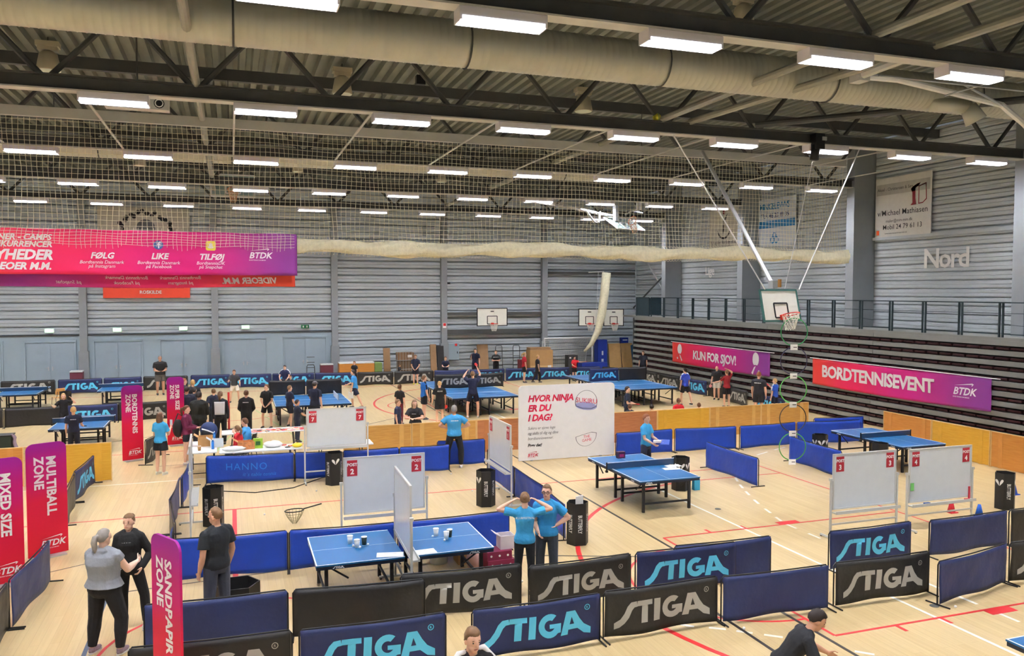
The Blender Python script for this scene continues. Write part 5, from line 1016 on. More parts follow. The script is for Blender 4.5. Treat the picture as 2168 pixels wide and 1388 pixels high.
def person(label, x, y, rz, h=1.72, top=('tee',(30,32,40)), bot=('long',(30,32,38)), hair=('short','brown'), skin='f', lod=2, sex='m', fat=1., shoes=(60,60,64),
           ual=(-.16,.02,-1), fal=(-.04,.2,-1), uar=(.16,.02,-1), far=(.04,.2,-1), thl=(-.05,.04,-1), shl=(0,-.05,-1), thr=(.05,-.02,-1), shr=(0,-.04,-1), sp=(0,0,1), look=(0,1,0), hup=None, child=False, z=None, group=None, hs=None, mark=None, key=None, glasses=False, ktop=None):
    s = h/1.75; hs = hs or (s*1.0 if not child else (s+1)/2*1.0)
    t = thing('person', label, 'person', (x,y,0), rz, group)
    ual,fal,uar,far,thl,shl,thr,shr,sp,look = [N(q) for q in (ual,fal,uar,far,thl,shl,thr,shr,sp,look)]
    R_ = V((1,0,0)); R_ = (R_ - sp*R_.dot(sp)).normalized(); Fw = sp.cross(R_)
    fem = sex == 'f'; sw = (.158 if fem else .182)*s*(1+(fat-1)*.4); hw = .088*s*fat**.5
    P0 = V((0,0,.95*s))
    at = lambda zz: P0 + (sp*((zz-.95)*s) if zz >= .95 else V((0,0,(zz-.95)*s)))
    SL, SR = at(1.39)-R_*sw, at(1.39)+R_*sw
    EL, ER = SL+ual*.285*s, SR+uar*.285*s; WL, WR = EL+fal*.25*s, ER+far*.25*s
    HL, HR = P0+V((-hw,0,-.03*s)), P0+V((hw,0,-.03*s)); KL, KR = HL+thl*.42*s, HR+thr*.42*s; AL, AR = KL+shl*.415*s, KR+shr*.415*s
    dz = (-(min(AL.z,AR.z)-.085*s)) if z is None else z
    D = V((0,0,dz)); P0 = P0+D; SL,SR,EL,ER,WL,WR,HL,HR,KL,KR,AL,AR = [q+D for q in (SL,SR,EL,ER,WL,WR,HL,HR,KL,KR,AL,AR)]
    nk = at(1.49); hu = N(hup) if hup else (sp*.5+V((0,0,.5))).normalized(); hr = look.cross(hu).normalized(); hf = hu.cross(hr).normalized()
    Hc = nk + hu*(.125*hs) + hf*(.012*hs)
    W_ = [(.83,.10,.085),(.90,.150,.112),(.97,.158,.116),(1.08,.135,.098),(1.18,.142,.102),(1.30,.162,.112),(1.395,.160,.10),(1.45,.105,.076),(1.49,.06,.058)]
    if fem: W_ = [(.83,.10,.085),(.90,.158,.115),(.97,.162,.118),(1.08,.124,.092),(1.18,.130,.098),(1.29,.146,.118),(1.395,.142,.092),(1.45,.095,.07),(1.49,.052,.052)]
    def rings(z0, z1, e, extra=None, flare=0.):
        out = []
        for zz, rx, ry in W_:
            if z0-.001 <= zz <= z1+.001:
                f = fat if zz < 1.4 else 1+(fat-1)*.4
                e2 = e + flare*max(0,(1.02-zz))/.2
                out.append((at(zz), R_ if zz >= .95 else V((1,0,0)), Fw if zz >= .95 else V((0,1,0)), rx*s*f+e2, ry*s*f+e2))
        return out
    e = {0:.013,1:.016,2:.021}[lod]
    # --- body: one fused surface
    b = B(); loft(b, rings(.83,1.49,-.004))
    [cap(b,at(1.455)+R_*(sg*.05*s),.042*s,at(1.385)+R_*(sg*sw*.95),.05*s) for sg in (-1,1)]
    cap(b, at(1.46), .056*s, nk+hu*(.07*hs), .052*hs)
    fr = (hr,hf,hu)
    b.ell(Hc+hu*.02*hs,(.075*hs,.094*hs,.102*hs),fr,14,10); b.ell(Hc-hu*.055*hs+hf*.028*hs,(.055*hs,.06*hs,.062*hs),fr,12,8); b.ell(Hc-hu*.092*hs+hf*.062*hs,(.024*hs,.02*hs,.02*hs),fr)
    b.ell(Hc+hf*.100*hs-hu*.018*hs,(.014*hs,.022*hs,.02*hs),fr,8,6); b.ell(Hc+hf*.092*hs+hu*.008*hs,(.011*hs,.013*hs,.03*hs),fr,8,6)
    for sg in (-1,1): b.ell(Hc+hr*(sg*.077*hs)-hf*.005*hs-hu*.008*hs,(.012*hs,.022*hs,.033*hs),fr,8,6)
    for S_,E_,Wr,fa,sg in ((SL,EL,WL,fal,-1),(SR,ER,WR,far,1)):
        ff_ = 1+(fat-1)*.6
        cap(b,S_,.050*s*ff_,E_,.039*s*ff_); cap(b,E_,.040*s*ff_,E_+(Wr-E_)*.4,.041*s*ff_); cap(b,E_+(Wr-E_)*.4,.041*s*ff_,Wr,.026*s)
        side = V((0,1,0))-fa*fa.y
        if side.length < .35: side = V((0,0,1))-fa*fa.z
        side.normalize(); pn = fa.cross(side)*(1 if sg<0 else -1)
        if pn.x*sg > 0: pn = -pn
        pc = Wr+fa*.045*s; b.ell(pc,(.043*s,.016*s,.05*s),(side,pn,fa))
        fl = (.072,.08,.074,.058); rf = .0088*s if lod==0 else .0105*s
        for k in range(4):
            p = Wr+fa*.08*s+side*((1.5-k)*.0205*s); q = p+(fa*.9+pn*.25).normalized()*fl[k]*.55*s; cap(b,p,rf,q,rf*.95,6); cap(b,q,rf*.95,q+(fa*.55+pn*.8).normalized()*fl[k]*.5*s,rf*.8,6)
        p = Wr+fa*.03*s+side*.034*s; q = p+(fa*.55+side*.7+pn*.25).normalized()*.045*s; cap(b,p,.0115*s,q,.0105*s,6); cap(b,q,.0105*s,q+(fa*.8+side*.2+pn*.4).normalized()*.035*s,.009*s,6)
    for H_,K_,A_,sg in ((HL,KL,AL,-1),(HR,KR,AR,1)):
        lf = 1+(fat-1)*.7
        cap(b,H_,.082*s*lf,K_,.055*s*lf); cap(b,K_,.055*s*lf,K_+(A_-K_)*.35,.056*s*lf); cap(b,K_+(A_-K_)*.35,.056*s*lf,A_,.036*s)
        b.ell(A_+V((0,.05*s,-.045*s)),(.034*s,.10*s,.03*s))
    o = remesh(b.obj('body',M('skin_'+skin,SKIN[skin],.55,0,.04,12),t),VOX[lod])
    # --- face
    if lod < 2 or True:
        for sg in (-1,1): B().ell(Hc+hf*.079*hs+hr*(sg*.031*hs)+hu*.012*hs,(.011*hs,.008*hs,.008*hs),fr,8,6).obj('eye',M('eye_dark',(38,30,28),.3),o,True); B().ell(Hc+hf*.082*hs+hr*(sg*.032*hs)+hu*.034*hs,(.018*hs,.005*hs,.0045*hs),fr,8,5).obj('eyebrow',M('hair_'+(hair[1] if hair[1] in HAIRC else 'brown'),HAIRC.get(hair[1],HAIRC['brown']),.6,0,.12,30),o,True)
        B().ell(Hc+hf*.083*hs-hu*.058*hs,(.024*hs,.006*hs,.0065*hs),fr,8,5).obj('mouth',M('lips',(176,96,92),.5),o,True)
    if glasses:
        for sg in (-1,1): c = Hc+hf*.105*hs+hr*(sg*.034*hs)+hu*.012*hs; B().tube([c+hr*(.027*hs*math.cos(a*.52))+hu*(.02*hs*math.sin(a*.52)) for a in range(12)],.004,5,True).tube([c+hr*(sg*.027*hs),Hc+hr*(sg*.08*hs)+hu*.012*hs-hf*.01],.003,4).obj('glasses_rim',M('glasses_black',(30,28,30),.3),o)
    # --- hair
    kind, hc = hair
    mh = M('hair_'+hc,HAIRC[hc],.6,0,.14,30,.3,bscale=120)
    if kind not in ('bald',):
        hb_ = B(); nu,nv = 22,14; sc = Hc+hu*.022*hs-hf*.006*hs; rr = V((.083,.104,.108))*hs
        if kind == 'stubble': rr = V((.0775,.0965,.1035))*hs
        rnd = random.Random(label); vs = []
        for j in range(nv+1):
            tt = -math.pi/2+math.pi*j/nv
            for i in range(nu):
                a = 2*math.pi*i/nu; d = V((math.cos(tt)*math.cos(a),math.cos(tt)*math.sin(a),math.sin(tt)))
                fy = d.y; zl = .52 if fy > .55 else (.52+(-.05-.52)*(.55-fy)/.6 if fy > -.05 else (-.05-.55*min(1,(-.05-fy)/.6)))
                k = (1+rnd.uniform(-.02,.06)) if d.z > zl else .88
                if kind == 'short' and d.z > .5: k *= 1.03
                vs.append(sc+hr*(d.x*rr.x*k)+hf*(d.y*rr.y*k)+hu*(d.z*rr.z*k))
        hb_.add(vs,[(j*nu+i,j*nu+(i+1)%nu,(j+1)*nu+(i+1)%nu,(j+1)*nu+i) for j in range(nv) for i in range(nu)])
        if kind == 'pony': hb_.tube([Hc+hu*.05*hs-hf*.09*hs,Hc+hu*.04*hs-hf*.14*hs,Hc-hu*.03*hs-hf*.155*hs,Hc-hu*.12*hs-hf*.14*hs,Hc-hu*.2*hs-hf*.12*hs],[.025*hs,.034*hs,.04*hs,.034*hs,.012*hs],8)
        if kind == 'bun': hb_.ell(Hc+hu*.06*hs-hf*.11*hs,(.045*hs,.04*hs,.045*hs),fr,12,8)
        if kind == 'long':
            hb_.ell(Hc-hu*.07*hs-hf*.055*hs,(.088*hs,.06*hs,.15*hs),fr,14,10)
            for sg in (-1,1): hb_.ell(Hc-hu*.07*hs+hr*(sg*.074*hs)-hf*.02*hs,(.024*hs,.05*hs,.13*hs),fr,10,8)
        ho = hb_.obj('hair',mh,t,True)
        if kind == 'hat':
            hb2 = B().ell(Hc+hu*.05*hs-hf*.004,(.09*hs,.108*hs,.09*hs),fr,16,8); hb2.ell(Hc+hu*.05*hs+hf*.12*hs,(.07*hs,.07*hs,.012*hs),fr,12,6); hb2.obj('cap',M('cap_grey',(96,94,96),.7),t,True)
    # --- shirt
    kt, ct = top[0], top[1]; mt = M('cloth_%d_%d_%d'%ct,ct,.8,0,.1,7,.8,bscale=11)
    loose = {'tee':.006,'polo':.006,'hoodie':.022,'jacket':.02,'vest':.028,'tank':.004}[kt]
    b = B(); z0 = .90 if kt in ('tee','polo','jacket','tank') else .90
    if ktop == 'crop': z0 = .97
    if kt == 'vest': z0 = 1.08 if ktop == 'cropped' else .97
    loft(b, rings(z0,1.45,e+loose,None,.02 if kt=='vest' else .0) + [(at(1.478),R_,Fw,.072*s+e,.066*s+e)])
    for sg in (-1,1): cap(b,at(1.448)+R_*(sg*.06*s),.040*s+e+loose*.6,at(1.38)+R_*(sg*sw*.97),.052*s*(1+(fat-1)*.6)+e+loose*.6)
    for S_,E_,Wr in ((SL,EL,WL),(SR,ER,WR)):
        ff_ = 1+(fat-1)*.6
        if kt in ('tee','polo'): b.cyl(S_,S_+(E_-S_)*.66,.052*s*ff_+e,.058*s*ff_+e+.006,10); b.ell(S_,(.051*s*ff_+e,)*3)
        elif kt in ('hoodie','jacket'):
            cap(b,S_,.053*s*ff_+e,E_,.048*s*ff_+e); cap(b,E_,.05*s*ff_+e,Wr-(Wr-E_)*.06,.034*s+e)
        elif kt == 'vest': b.cyl(S_-(E_-S_)*.1,S_+(E_-S_)*.28,.058*s*ff_+e,.06*s*ff_+e,10)
    if kt in ('hoodie','vest'): b.ell(at(1.455)-Fw*.075*s,(.115*s,.06*s,.05*s),(R_,Fw,sp),14,8); b.ell(at(1.40)-Fw*.115*s,(.08*s,.03*s,.07*s),(R_,Fw,sp),12,8)
    so = remesh(b.obj({'tee':'shirt','polo':'shirt','hoodie':'hoodie','jacket':'jacket','vest':'sleeveless_hoodie','tank':'top'}[kt],mt,t),VOX[lod]*1.1)
    if len(top) > 2:      # panel of a second colour over the shoulders or back
        c2 = top[2]; m2 = M('cloth_%d_%d_%d'%c2,c2,.8,0,.05,7); b = B()
        if len(top) > 3 and top[3] == 'back': b.sheet(lambda u,v: at(1.0+.42*v)-Fw*((.112+.012*math.cos((u-.5)*2.6))*s*fat+e+loose+.012-.05*(2*u-1)**2*.5)+R_*((u-.5)*.30*s*(1+.1*v)),8,8,-Fw*.006); b.obj('back_panel',m2,so,True)
        else:
            for S_,E_,sg in ((SL,EL,-1),(SR,ER,1)): b2 = B(); b2.tube([at(1.47)+R_*sg*.07*s+V((0,0,.028)),at(1.445)+R_*sg*sw*.75+V((0,0,.045+e*.5)),S_+V((0,0,.0))+R_*sg*(.05*s+e)+(E_-S_)*.15,S_+(E_-S_)*.6+R_*sg*(.055*s+e)],[.024*s,.032*s,.034*s,.03*s],6); b2.obj('shoulder_stripe',m2,so,True)
    if mark:
        ms, msz, side_ = mark; sgn = -1 if side_ == 'back' else 1; zc = 1.33
        flat((join2((RCT(2.2*msz,.5*msz),-2.6*msz,0,1),(RCT(1.5*msz,.5*msz),-.2*msz,0,1),(RCT(1.1*msz,.5*msz),1.5*msz,0,1)) if ms=='#' else txt(ms,msz,.02,0,'CENTER')),at(zc)+Fw*(sgn*(.112*s*fat+e+loose+.014)),R_*(-sgn if side_=='front' else 1),sp).obj('print',inkw,so)
    # --- trousers, shorts or skirt
    kb, cb = bot; mb_ = M('cloth_%d_%d_%d'%cb,cb,.85,0,.1,7,.8,bscale=11); b = B()
    loft(b, rings(.83,.97,e*.8) + [(at(1.02),R_,Fw,.135*s*fat+e*.8,.10*s*fat+e*.8)])
    for H_,K_,A_ in ((HL,KL,AL),(HR,KR,AR)):
        lf = 1+(fat-1)*.7
        if kb == 'long': cap(b,H_,.084*s*lf+e,K_,.06*s*lf+e); cap(b,K_,.06*s*lf+e,K_+(A_-K_)*.4,.058*s*lf+e); b.cyl(K_+(A_-K_)*.4,K_+(A_-K_)*.97,.058*s*lf+e,.045*s+e,10)
        elif kb == 'leggings': cap(b,H_,.084*s*lf+e*.6,K_,.056*s*lf+e*.6); cap(b,K_,.056*s*lf+e*.6,K_+(A_-K_)*.35,.056*s*lf+e*.6); b.cyl(K_+(A_-K_)*.35,K_+(A_-K_)*.97,.056*s*lf+e*.6,.038*s+e*.6,10)
        elif kb == 'shorts': b.ell(H_,(.086*s*lf+e,)*3); b.cyl(H_,H_+(K_-H_)*.72,.086*s*lf+e,.088*s*lf+e,10)
        elif kb == 'skirt': b.cyl(H_+V((0,0,.02)),H_+(K_-H_)*.55,.088*s*lf+e,.11*s*lf+e,12)
        elif kb == 'tight': b.ell(H_,(.084*s*lf+e*.6,)*3); b.cyl(H_,H_+(K_-H_)*.55,.084*s*lf+e*.6,.075*s*lf+e*.6,10)
    remesh(b.obj({'long':'trousers','leggings':'leggings','shorts':'shorts','skirt':'skirt','tight':'shorts'}[kb],mb_,t),VOX[lod]*1.1)
    # --- shoes
    for A_ in (AL,AR):
        b = B().ell(A_+V((0,.055*s,-.045*s)),(.042*s,.125*s,.04*s),None,12,8).cyl(A_+V((0,0,-.06*s)),A_+V((0,-.005,.0)),.045*s,.044*s,10); sh_ = b.obj('shoe',M('shoe_%d_%d_%d'%shoes,shoes,.6,0,.05),t,True)
        B().prism([(A_.x+.042*s*math.cos(a*.45)*(.9 if math.sin(a*.45)<0 else 1),A_.y+.055*s+.128*s*math.sin(a*.45)) for a in range(14)],A_.z-.0845*s,A_.z-.062*s).obj('sole',M('sole_white',(220,218,214),.7),sh_)
    Mw = Matrix.Translation((x,y,0)) @ Matrix.Rotation(rz,4,'Z')
    if key: HANDS[key] = {'L':Mw @ (WL+fal*.08*s),'R':Mw @ (WR+far*.08*s),'dl':Mw.to_3x3() @ fal,'dr':Mw.to_3x3() @ far,'pl':Mw}
    return t
def hgt(px, py, ty):
    g = G(px,py); lo,hi = .5,2.4
    for _ in range(30):
        m = (lo+hi)/2; c = V((g.x,g.y,m-CH)); yy = H/2-F*c.dot(UPV)/c.dot(FWD)
        if yy > ty: lo = m
        else: hi = m
    return lo
def pf(px, fy, hy): g = G(px,fy); return g.x, g.y, hgt(px,fy,hy)      # from the feet and the top of the head
def ph(px, hy, h): g = G(px,hy,h); return g.x, g.y, h                  # from the top of the head only
def face(x, y, deg): return math.radians(deg) - math.atan2(x,y)       # 0 = looking away from the camera, 180 = at it, 90 = to the left
def pp(label, pos, deg, **k): x,y,h = pos; return person(label,x,y,face(x,y,deg),h,**k)
HIPS = dict(ual=(-.75,-.25,-.7),fal=(.85,.35,-.35),uar=(.75,-.25,-.7),far=(-.85,.35,-.35))
FOLD = dict(ual=(-.15,.25,-1),fal=(.9,.4,.12),uar=(.15,.25,-1),far=(-.9,.45,.1))
FRONT = dict(ual=(-.12,.2,-1),fal=(.45,.75,-.1),uar=(.12,.2,-1),far=(-.45,.75,-.1))
CLASP = dict(ual=(-.2,.1,-1),fal=(.6,.4,-.75),uar=(.2,.1,-1),far=(-.6,.4,-.75))
PLAY = dict(uar=(.3,.35,-.9),far=(.1,.9,.15),ual=(-.3,.2,-1),fal=(-.1,.7,-.5),thl=(-.25,.2,-1),shl=(-.05,-.2,-1),thr=(.25,.15,-1),shr=(.05,-.25,-1),sp=(0,.18,1))
SIT = dict(thl=(-.15,1,-.05),shl=(0,.05,-1),thr=(.15,1,-.05),shr=(0,.05,-1),sp=(0,.1,1))
BLACK=(28,28,32); NAVY=(28,34,58); SKY=(58,154,208)
# ---- foreground
x,y,h = -1.68,11.98,1.75
person('woman in a grey sleeveless hoodie and black trousers seen from behind at lower left',x,y,face(x,y,-38),1.75,('vest',(138,142,150)),('long',(30,29,33)),('pony','grey'),'p',0,'f',1.4,(134,112,122),uar=(.25,.55,-.85),far=(-.15,1,.1),ual=(-.2,.2,-1),fal=(.1,.8,-.35),thl=(-.2,.12,-1),shl=(-.05,-.12,-1),thr=(.22,.2,-1),shr=(.0,-.1,-1),look=(.25,1,-.1),ktop='',key='w1')
x,y = G(283,1083,1.70).xy
person('young woman in a black hoodie talking to the woman in grey',x-.06,y-.04,face(x,y,165),1.70,('hoodie',(30,30,32)),('long',(30,30,33)),('bun','light'),'f',0,'f',1.0,(206,202,200),ual=(-.45,-.1,-.9),fal=(.3,.6,-.65),uar=(.2,.1,-1),far=(-.2,.6,-.6),look=(.15,1,-.42),mark=('· ·· ·· ···',.03,'front'),thl=(-.3,.1,-1),shl=(-.05,0,-1),key='w2')
x,y = G(457,1071,1.83).xy
person('man with shaved head in a black t-shirt and dark jeans',x,y,face(x,y,38),1.83,('tee',(32,36,42)),('long',(66,70,84)),('stubble','light'),'m',0,'m',1.14,(50,50,54),ual=(-.2,-.1,-1),fal=(.02,.35,-1),uar=(.18,-.1,-1),far=(-.05,.3,-1),look=(-.3,1,-.35))
x,y = G(1111,1040,1.70).xy
person('woman in a blue t-shirt seen from behind with both hands at her hair',x,y,face(x,y,4),1.70,('tee',(60,158,212)),('leggings',(34,36,42)),('bun','light'),'f',0,'f',1.0,(60,60,66),ual=(-1,.1,.22),fal=(.86,.1,.5),uar=(1,.1,.22),far=(-.86,.1,.5),look=(0,1,-.15),mark=('KLUBFESTIVAL',.035,'back'))
x,y = G(1149,1034,1.75).xy
person('woman with glasses in a blue t-shirt with a hand on her hip',x*1.03+.05,y*1.025,face(x,y,176),1.75,('tee',(48,142,200)),('long',(62,68,80)),('bun','light'),'f',0,'f',1.1,(70,70,76),ual=(-.7,-.2,-.75),fal=(.75,.3,-.45),uar=(.15,.15,-1),far=(-.3,.7,-.4),look=(.1,1,-.1),glasses=True)
x,y = G(980,1313,1.66).xy
person('man with short light brown hair in a white and black polo at the bottom edge',x,y-.1,face(x,y,-150),1.70,('polo',(38,38,42),(232,232,234)),('shorts',BLACK),('short','light'),'f',0,'m',1.05,(60,60,60),sp=(0,.22,1),look=(.1,1,-.75),uar=(.3,.4,-.9),far=(0,1,0),ual=(-.3,.3,-.9),fal=(0,.8,-.4))
hp = G(1722,1287,1.42); x,y = hp.x-.45,hp.y-.02
person('dark haired player in black leaning forward at the bottom right',x,y,face(x,y,-72),1.66,('tee',(34,35,40)),('shorts',(30,30,34)),('short','dark'),'m',0,'f',1.0,(60,60,60),sp=(.05,.62,.8),look=(.1,1,-.5),hup=(0,.5,.85),ual=(-.35,.55,-.75),fal=(-.15,.8,-.45),uar=(.35,.2,-.85),far=(.1,.0,-1),thl=(-.2,.35,-1),shl=(0,-.45,-1),thr=(.25,.1,-1),shr=(0,-.35,-1),key='p7')
# ---- middle boxes
pp('man in a blue t-shirt with hands on hips seen from behind',pf(962,990,856),4,top=('tee',(62,150,206)),bot=('long',(30,31,36)),hair=('short','grey'),skin='m',lod=1,fat=1.2,shoes=(226,226,226),mark=('#',.04,'back'),thl=(-.22,.05,-1),thr=(.22,.05,-1),**HIPS)
pp('boy in a blue t-shirt holding a blue folder behind the middle table',ph(1368,875,1.74),-120,top=('tee',(60,160,210)),bot=('long',(44,50,72)),hair=('short','red'),skin='f',lod=1,fat=.95,look=(0,1,-.5),ual=(-.1,.3,-1),fal=(.2,.9,-.35),uar=(.1,.3,-1),far=(-.2,.9,-.45),key='p9')
pp('girl in a blue t-shirt and black shorts looking at her phone by the left flag',pf(341,1004,872),-35,top=('tee',(62,166,218)),bot=('skirt',BLACK),hair=('long','brown'),skin='f',lod=1,sex='f',shoes=(220,216,196),look=(.2,1,-.5),uar=(.1,.35,-1),far=(-.2,.7,.6),ual=(-.15,.1,-1),fal=(.3,.7,-.2),key='p10')
pp('girl in a maroon hooded jacket beside the white tables',ph(394,857,1.70),-105,top=('jacket',(104,26,62)),bot=('tight',(30,34,44)),hair=('pony','brown'),skin='f',lod=1,sex='f',shoes=(214,210,208),look=(0,1,-.6),key='p11',**FRONT)
pp('heavy man in a black hoodie seen from behind in the left group',ph(421,828,1.84),-25,top=('hoodie',(34,36,34)),bot=('long',(36,38,46)),hair=('short','dark'),skin='m',lod=1,fat=1.25,**FRONT)
pp('man in a dark polo beside the super size flag',ph(395,817,1.78),-20,top=('polo',(36,40,58)),hair=('short','dark'),skin='m',lod=2,fat=1.1)
pp('blond person in black behind the super size flag',ph(408,803,1.74),10,top=('tee',(38,38,44)),hair=('short','blond'),lod=2)
pp('dark haired person half hidden in the left group',ph(411,820,1.55),-40,top=('hoodie',(40,42,52)),hair=('short','dark'),lod=2)
pp('person whose face shows right of the super size flag',ph(389,800,1.72),-90,top=('tee',(44,42,50)),hair=('short','red'),lod=2)
pp('woman in a white and black jacket with a ponytail seen from behind',ph(466,827,1.74),-10,top=('jacket',(34,36,44),(222,224,226),'back'),bot=('long',(32,33,38)),hair=('pony','light'),lod=1,sex='f',fat=1.1)
pp('child with reddish hair left of the white jacket woman',ph(452,822,1.55),10,top=('tee',(38,42,62)),hair=('short','light'),lod=2)
pp('person in a black tracksuit jacket with white print seen from behind',ph(521,825,1.68),-8,top=('jacket',(30,30,33)),bot=('long',(30,30,34)),hair=('short','brown'),lod=1,mark=('#',.035,'back'),**CLASP)
pp('youth in black t-shirt and shorts with clasped hands facing left',pf(566,906,812),150,top=('tee',BLACK),bot=('shorts',BLACK),hair=('short','brown'),lod=1,look=(.5,1,-.1),thl=(-.22,.05,-1),thr=(.22,.05,-1),**CLASP)
pp('youth in navy with a black paddle beside the pushed together tables',pf(614,906,815),-60,top=('tee',NAVY),bot=('shorts',(26,28,40)),hair=('short','light'),lod=1,look=(0,1,-.4),key='p19',thl=(-.1,.35,-1),shl=(0,-.4,-1),uar=(.2,.1,-1),far=(.05,.5,-.8))
pp('dark haired boy in navy next to the POST 7 whiteboard',pf(630,936,845),-70,top=('tee',(36,44,66)),bot=('long',(44,50,68)),hair=('short','dark'),skin='m',lod=1,look=(0,1,-.3),uar=(.1,.5,-.8),far=(0,1,-.4))
pp('man in navy with a cap at the pushed together tables',ph(666,806,1.78),-30,top=('tee',NAVY),bot=('shorts',(30,32,44)),hair=('hat','dark'),lod=1,ual=(-.2,.4,-.9),fal=(0,1,-.1))
pp('youth in a bright blue t-shirt stepping left by the tables',pf(752,864,780),75,top=('tee',(62,148,214)),bot=('shorts',(34,36,56)),hair=('short','dark'),lod=1,key='p22',thl=(-.1,-.5,-1),shl=(0,-.45,-1),thr=(.1,.45,-1),shr=(0,-.1,-1),uar=(.2,.5,-.8),far=(0,.9,-.4),sp=(0,.12,1))
x = G(749,767,1.2).x; person('child in black behind the far black barrier',wx(750,42.9),42.95,face(6,43,150),1.22,top=('tee',(36,36,40)),hair=('short','light'),child=True)
pp('player in a grey t-shirt and white shorts facing the camera far away',pf(497,852,780),175,top=('tee',(62,64,70)),bot=('shorts',(226,218,204)),hair=('short','brown'),lod=2,key='p24',shoes=(40,40,44),**PLAY)
person('boy in navy and blue sitting by the far doors',wx(603,42.4),42.45,face(2,42,160),1.62,top=('tee',(34,42,80),(220,224,232)),bot=('shorts',(34,40,60)),hair=('short','dark'),z=-.42,look=(.2,1,-.6),ual=(-.3,.4,-.8),fal=(.3,.6,-.6),uar=(.3,.4,-.8),far=(-.3,.6,-.6),**SIT)
person('small child sitting on the floor by the far doors',wx(614,42.0),41.95,face(2,42,170),1.15,top=('tee',(40,40,50)),bot=('shorts',(30,30,36)),hair=('short','red'),child=True,z=-.48,**dict(SIT,thl=(-.4,1,.35),shl=(.3,.3,-.9),thr=(.4,1,.35),shr=(-.3,.3,-.9)))
pp('man in a black t-shirt and grey shorts standing by the far doors',pf(340,836,752),185,top=('tee',(34,33,34)),bot=('shorts',(88,86,84)),hair=('stubble','grey'),skin='m',lod=2,fat=1.25,shoes=(40,40,44),look=(0,1,-.4),**FRONT)
x,y,_ = ph(506,902,1.2); person('child in red sitting behind the long white table',x,y,face(x,y,60),1.3,top=('hoodie',(196,32,44)),bot=('long',(40,40,52)),hair=('pony','light'),sex='f',child=True,lod=1,z=-.10,look=(.2,1,-.3),**SIT)
x,y,_ = ph(523,883,1.3); person('man in a blue t-shirt sitting behind the long white table',x,y,face(x,y,70),1.75,top=('tee',(70,156,220)),bot=('long',(50,54,70)),hair=('short','brown'),skin='f',lod=1,z=-.46,look=(.1,1,-.2),fat=1.1,ual=(-.2,.5,-.8),fal=(.4,.5,.7),uar=(.2,.3,-1),far=(-.2,.9,0),**SIT)
chair(*[q for q in ph(506,902,1.2)[:2]],face(.4,23.5,60),'chair under the child in red',m_blackt); chair(*[q for q in ph(523,883,1.3)[:2]],face(.4,23.5,70),'chair under the seated man in blue',m_blackt)
# ---- left field
pp('blond child in black with raised arms behind the left table',ph(134,833,1.38),185,top=('tee',BLACK),bot=('shorts',(30,30,34)),hair=('long','blond'),skin='p',lod=1,child=True,ual=(-.8,.2,-.2),fal=(.55,.2,.8),uar=(.6,.2,-.7),far=(.3,.6,.3))
pp('blond boy in navy with a paddle at the left table seen from behind',ph(155,861,1.52),-5,top=('tee',NAVY),bot=('long',(30,32,42)),hair=('short','blond'),lod=1,child=True,key='p31',mark=('#',.03,'back'),uar=(.2,.2,-1),far=(.1,.9,-.25))
# ---- far middle field
pp('boy in black walking right past the far black barrier',pf(846,812,770),-90,top=('tee',(32,32,38)),bot=('long',(28,28,32)),hair=('short','light'),skin='f',uar=(.1,.3,-1),far=(0,1,0),thl=(0,.3,-1),thr=(0,-.25,-1))
pp('tall youth in navy with yellow shoes before the far black barrier',pf(880,814,750),165,top=('tee',NAVY),bot=('shorts',(28,30,42)),hair=('short','light'),shoes=(214,224,60),**CLASP)
person('boy in navy leaning over the far dark blue barrier',wx(943,42.5),42.5,face(12,42.5,175),1.38,top=('tee',NAVY),hair=('short','brown'),child=True,**FRONT)
person('youth in navy behind the far barrier holding his arm up',wx(1006,43.3),43.3,face(14,43,180),1.74,top=('tee',(26,30,56)),bot=('long',(30,34,52)),hair=('short','dark'),uar=(.2,.3,-.9),far=(-.1,.5,.8))
person('boy in black with crossed arms behind the far barrier',wx(1050,43.3),43.3,face(15,43,180),1.6,top=('tee',(30,30,32)),hair=('short','light'),child=True,mark=('#',.06,'front'),**FOLD)
pp('kid in black t-shirt and dark red shorts watching the far table',ph(846,814,1.48),-40,top=('tee',(34,32,34)),bot=('long',(100,34,48)),hair=('short','brown'),child=True,lod=1)
pp('kid in navy with a red paddle behind the plywood boards',ph(842,846,1.42),-110,top=('tee',(38,46,76)),bot=('shorts',(34,36,52)),hair=('short','light'),child=True,lod=1,key='p38')
x,y = wx(880,24.05),24.02; d_ = ray(881,857)
person('woman with long light brown hair leaning on the plywood boards',x+.02,y+.22,face(x,y,170),1.66,top=('tee',(34,34,38)),bot=('long',(34,36,44)),hair=('long','light'),sex='f',fat=1.15,lod=1,sp=(0,.28,1),look=(-.4,1,0),ual=(-.35,.45,-.75),fal=(.75,.75,.05),uar=(.35,.45,-.75),far=(-.75,.75,.05),mark=('#',.025,'front'))
pp('youth in a royal blue shirt with black stripe near the giant table',pf(898,888,794),-70,top=('tee',(34,112,200),(28,32,44)),bot=('shorts',(28,30,38)),hair=('short','light'),lod=1,key='p40',uar=(.15,.1,-1),far=(.1,.3,-1))
pp('boy in a black shirt printed ADAM seen from behind',pf(931,898,806),5,top=('tee',(30,30,33)),bot=('shorts',(34,36,38)),hair=('short','blond'),lod=1,mark=('ADAM',.05,'back'),key='p41',ual=(-.3,0,-1),fal=(-.15,.2,-1))
pp('man in navy with both arms raised at the giant table',pf(1001,884,784),5,top=('tee',(26,34,66)),bot=('shorts',(26,30,48)),hair=('short','light'),lod=1,key='p42',uar=(.35,.5,.75),far=(-.35,.45,.85),ual=(-.35,.55,.3),fal=(.5,.5,.7),thl=(-.25,0,-1),thr=(.25,0,-1),shoes=(220,210,206))
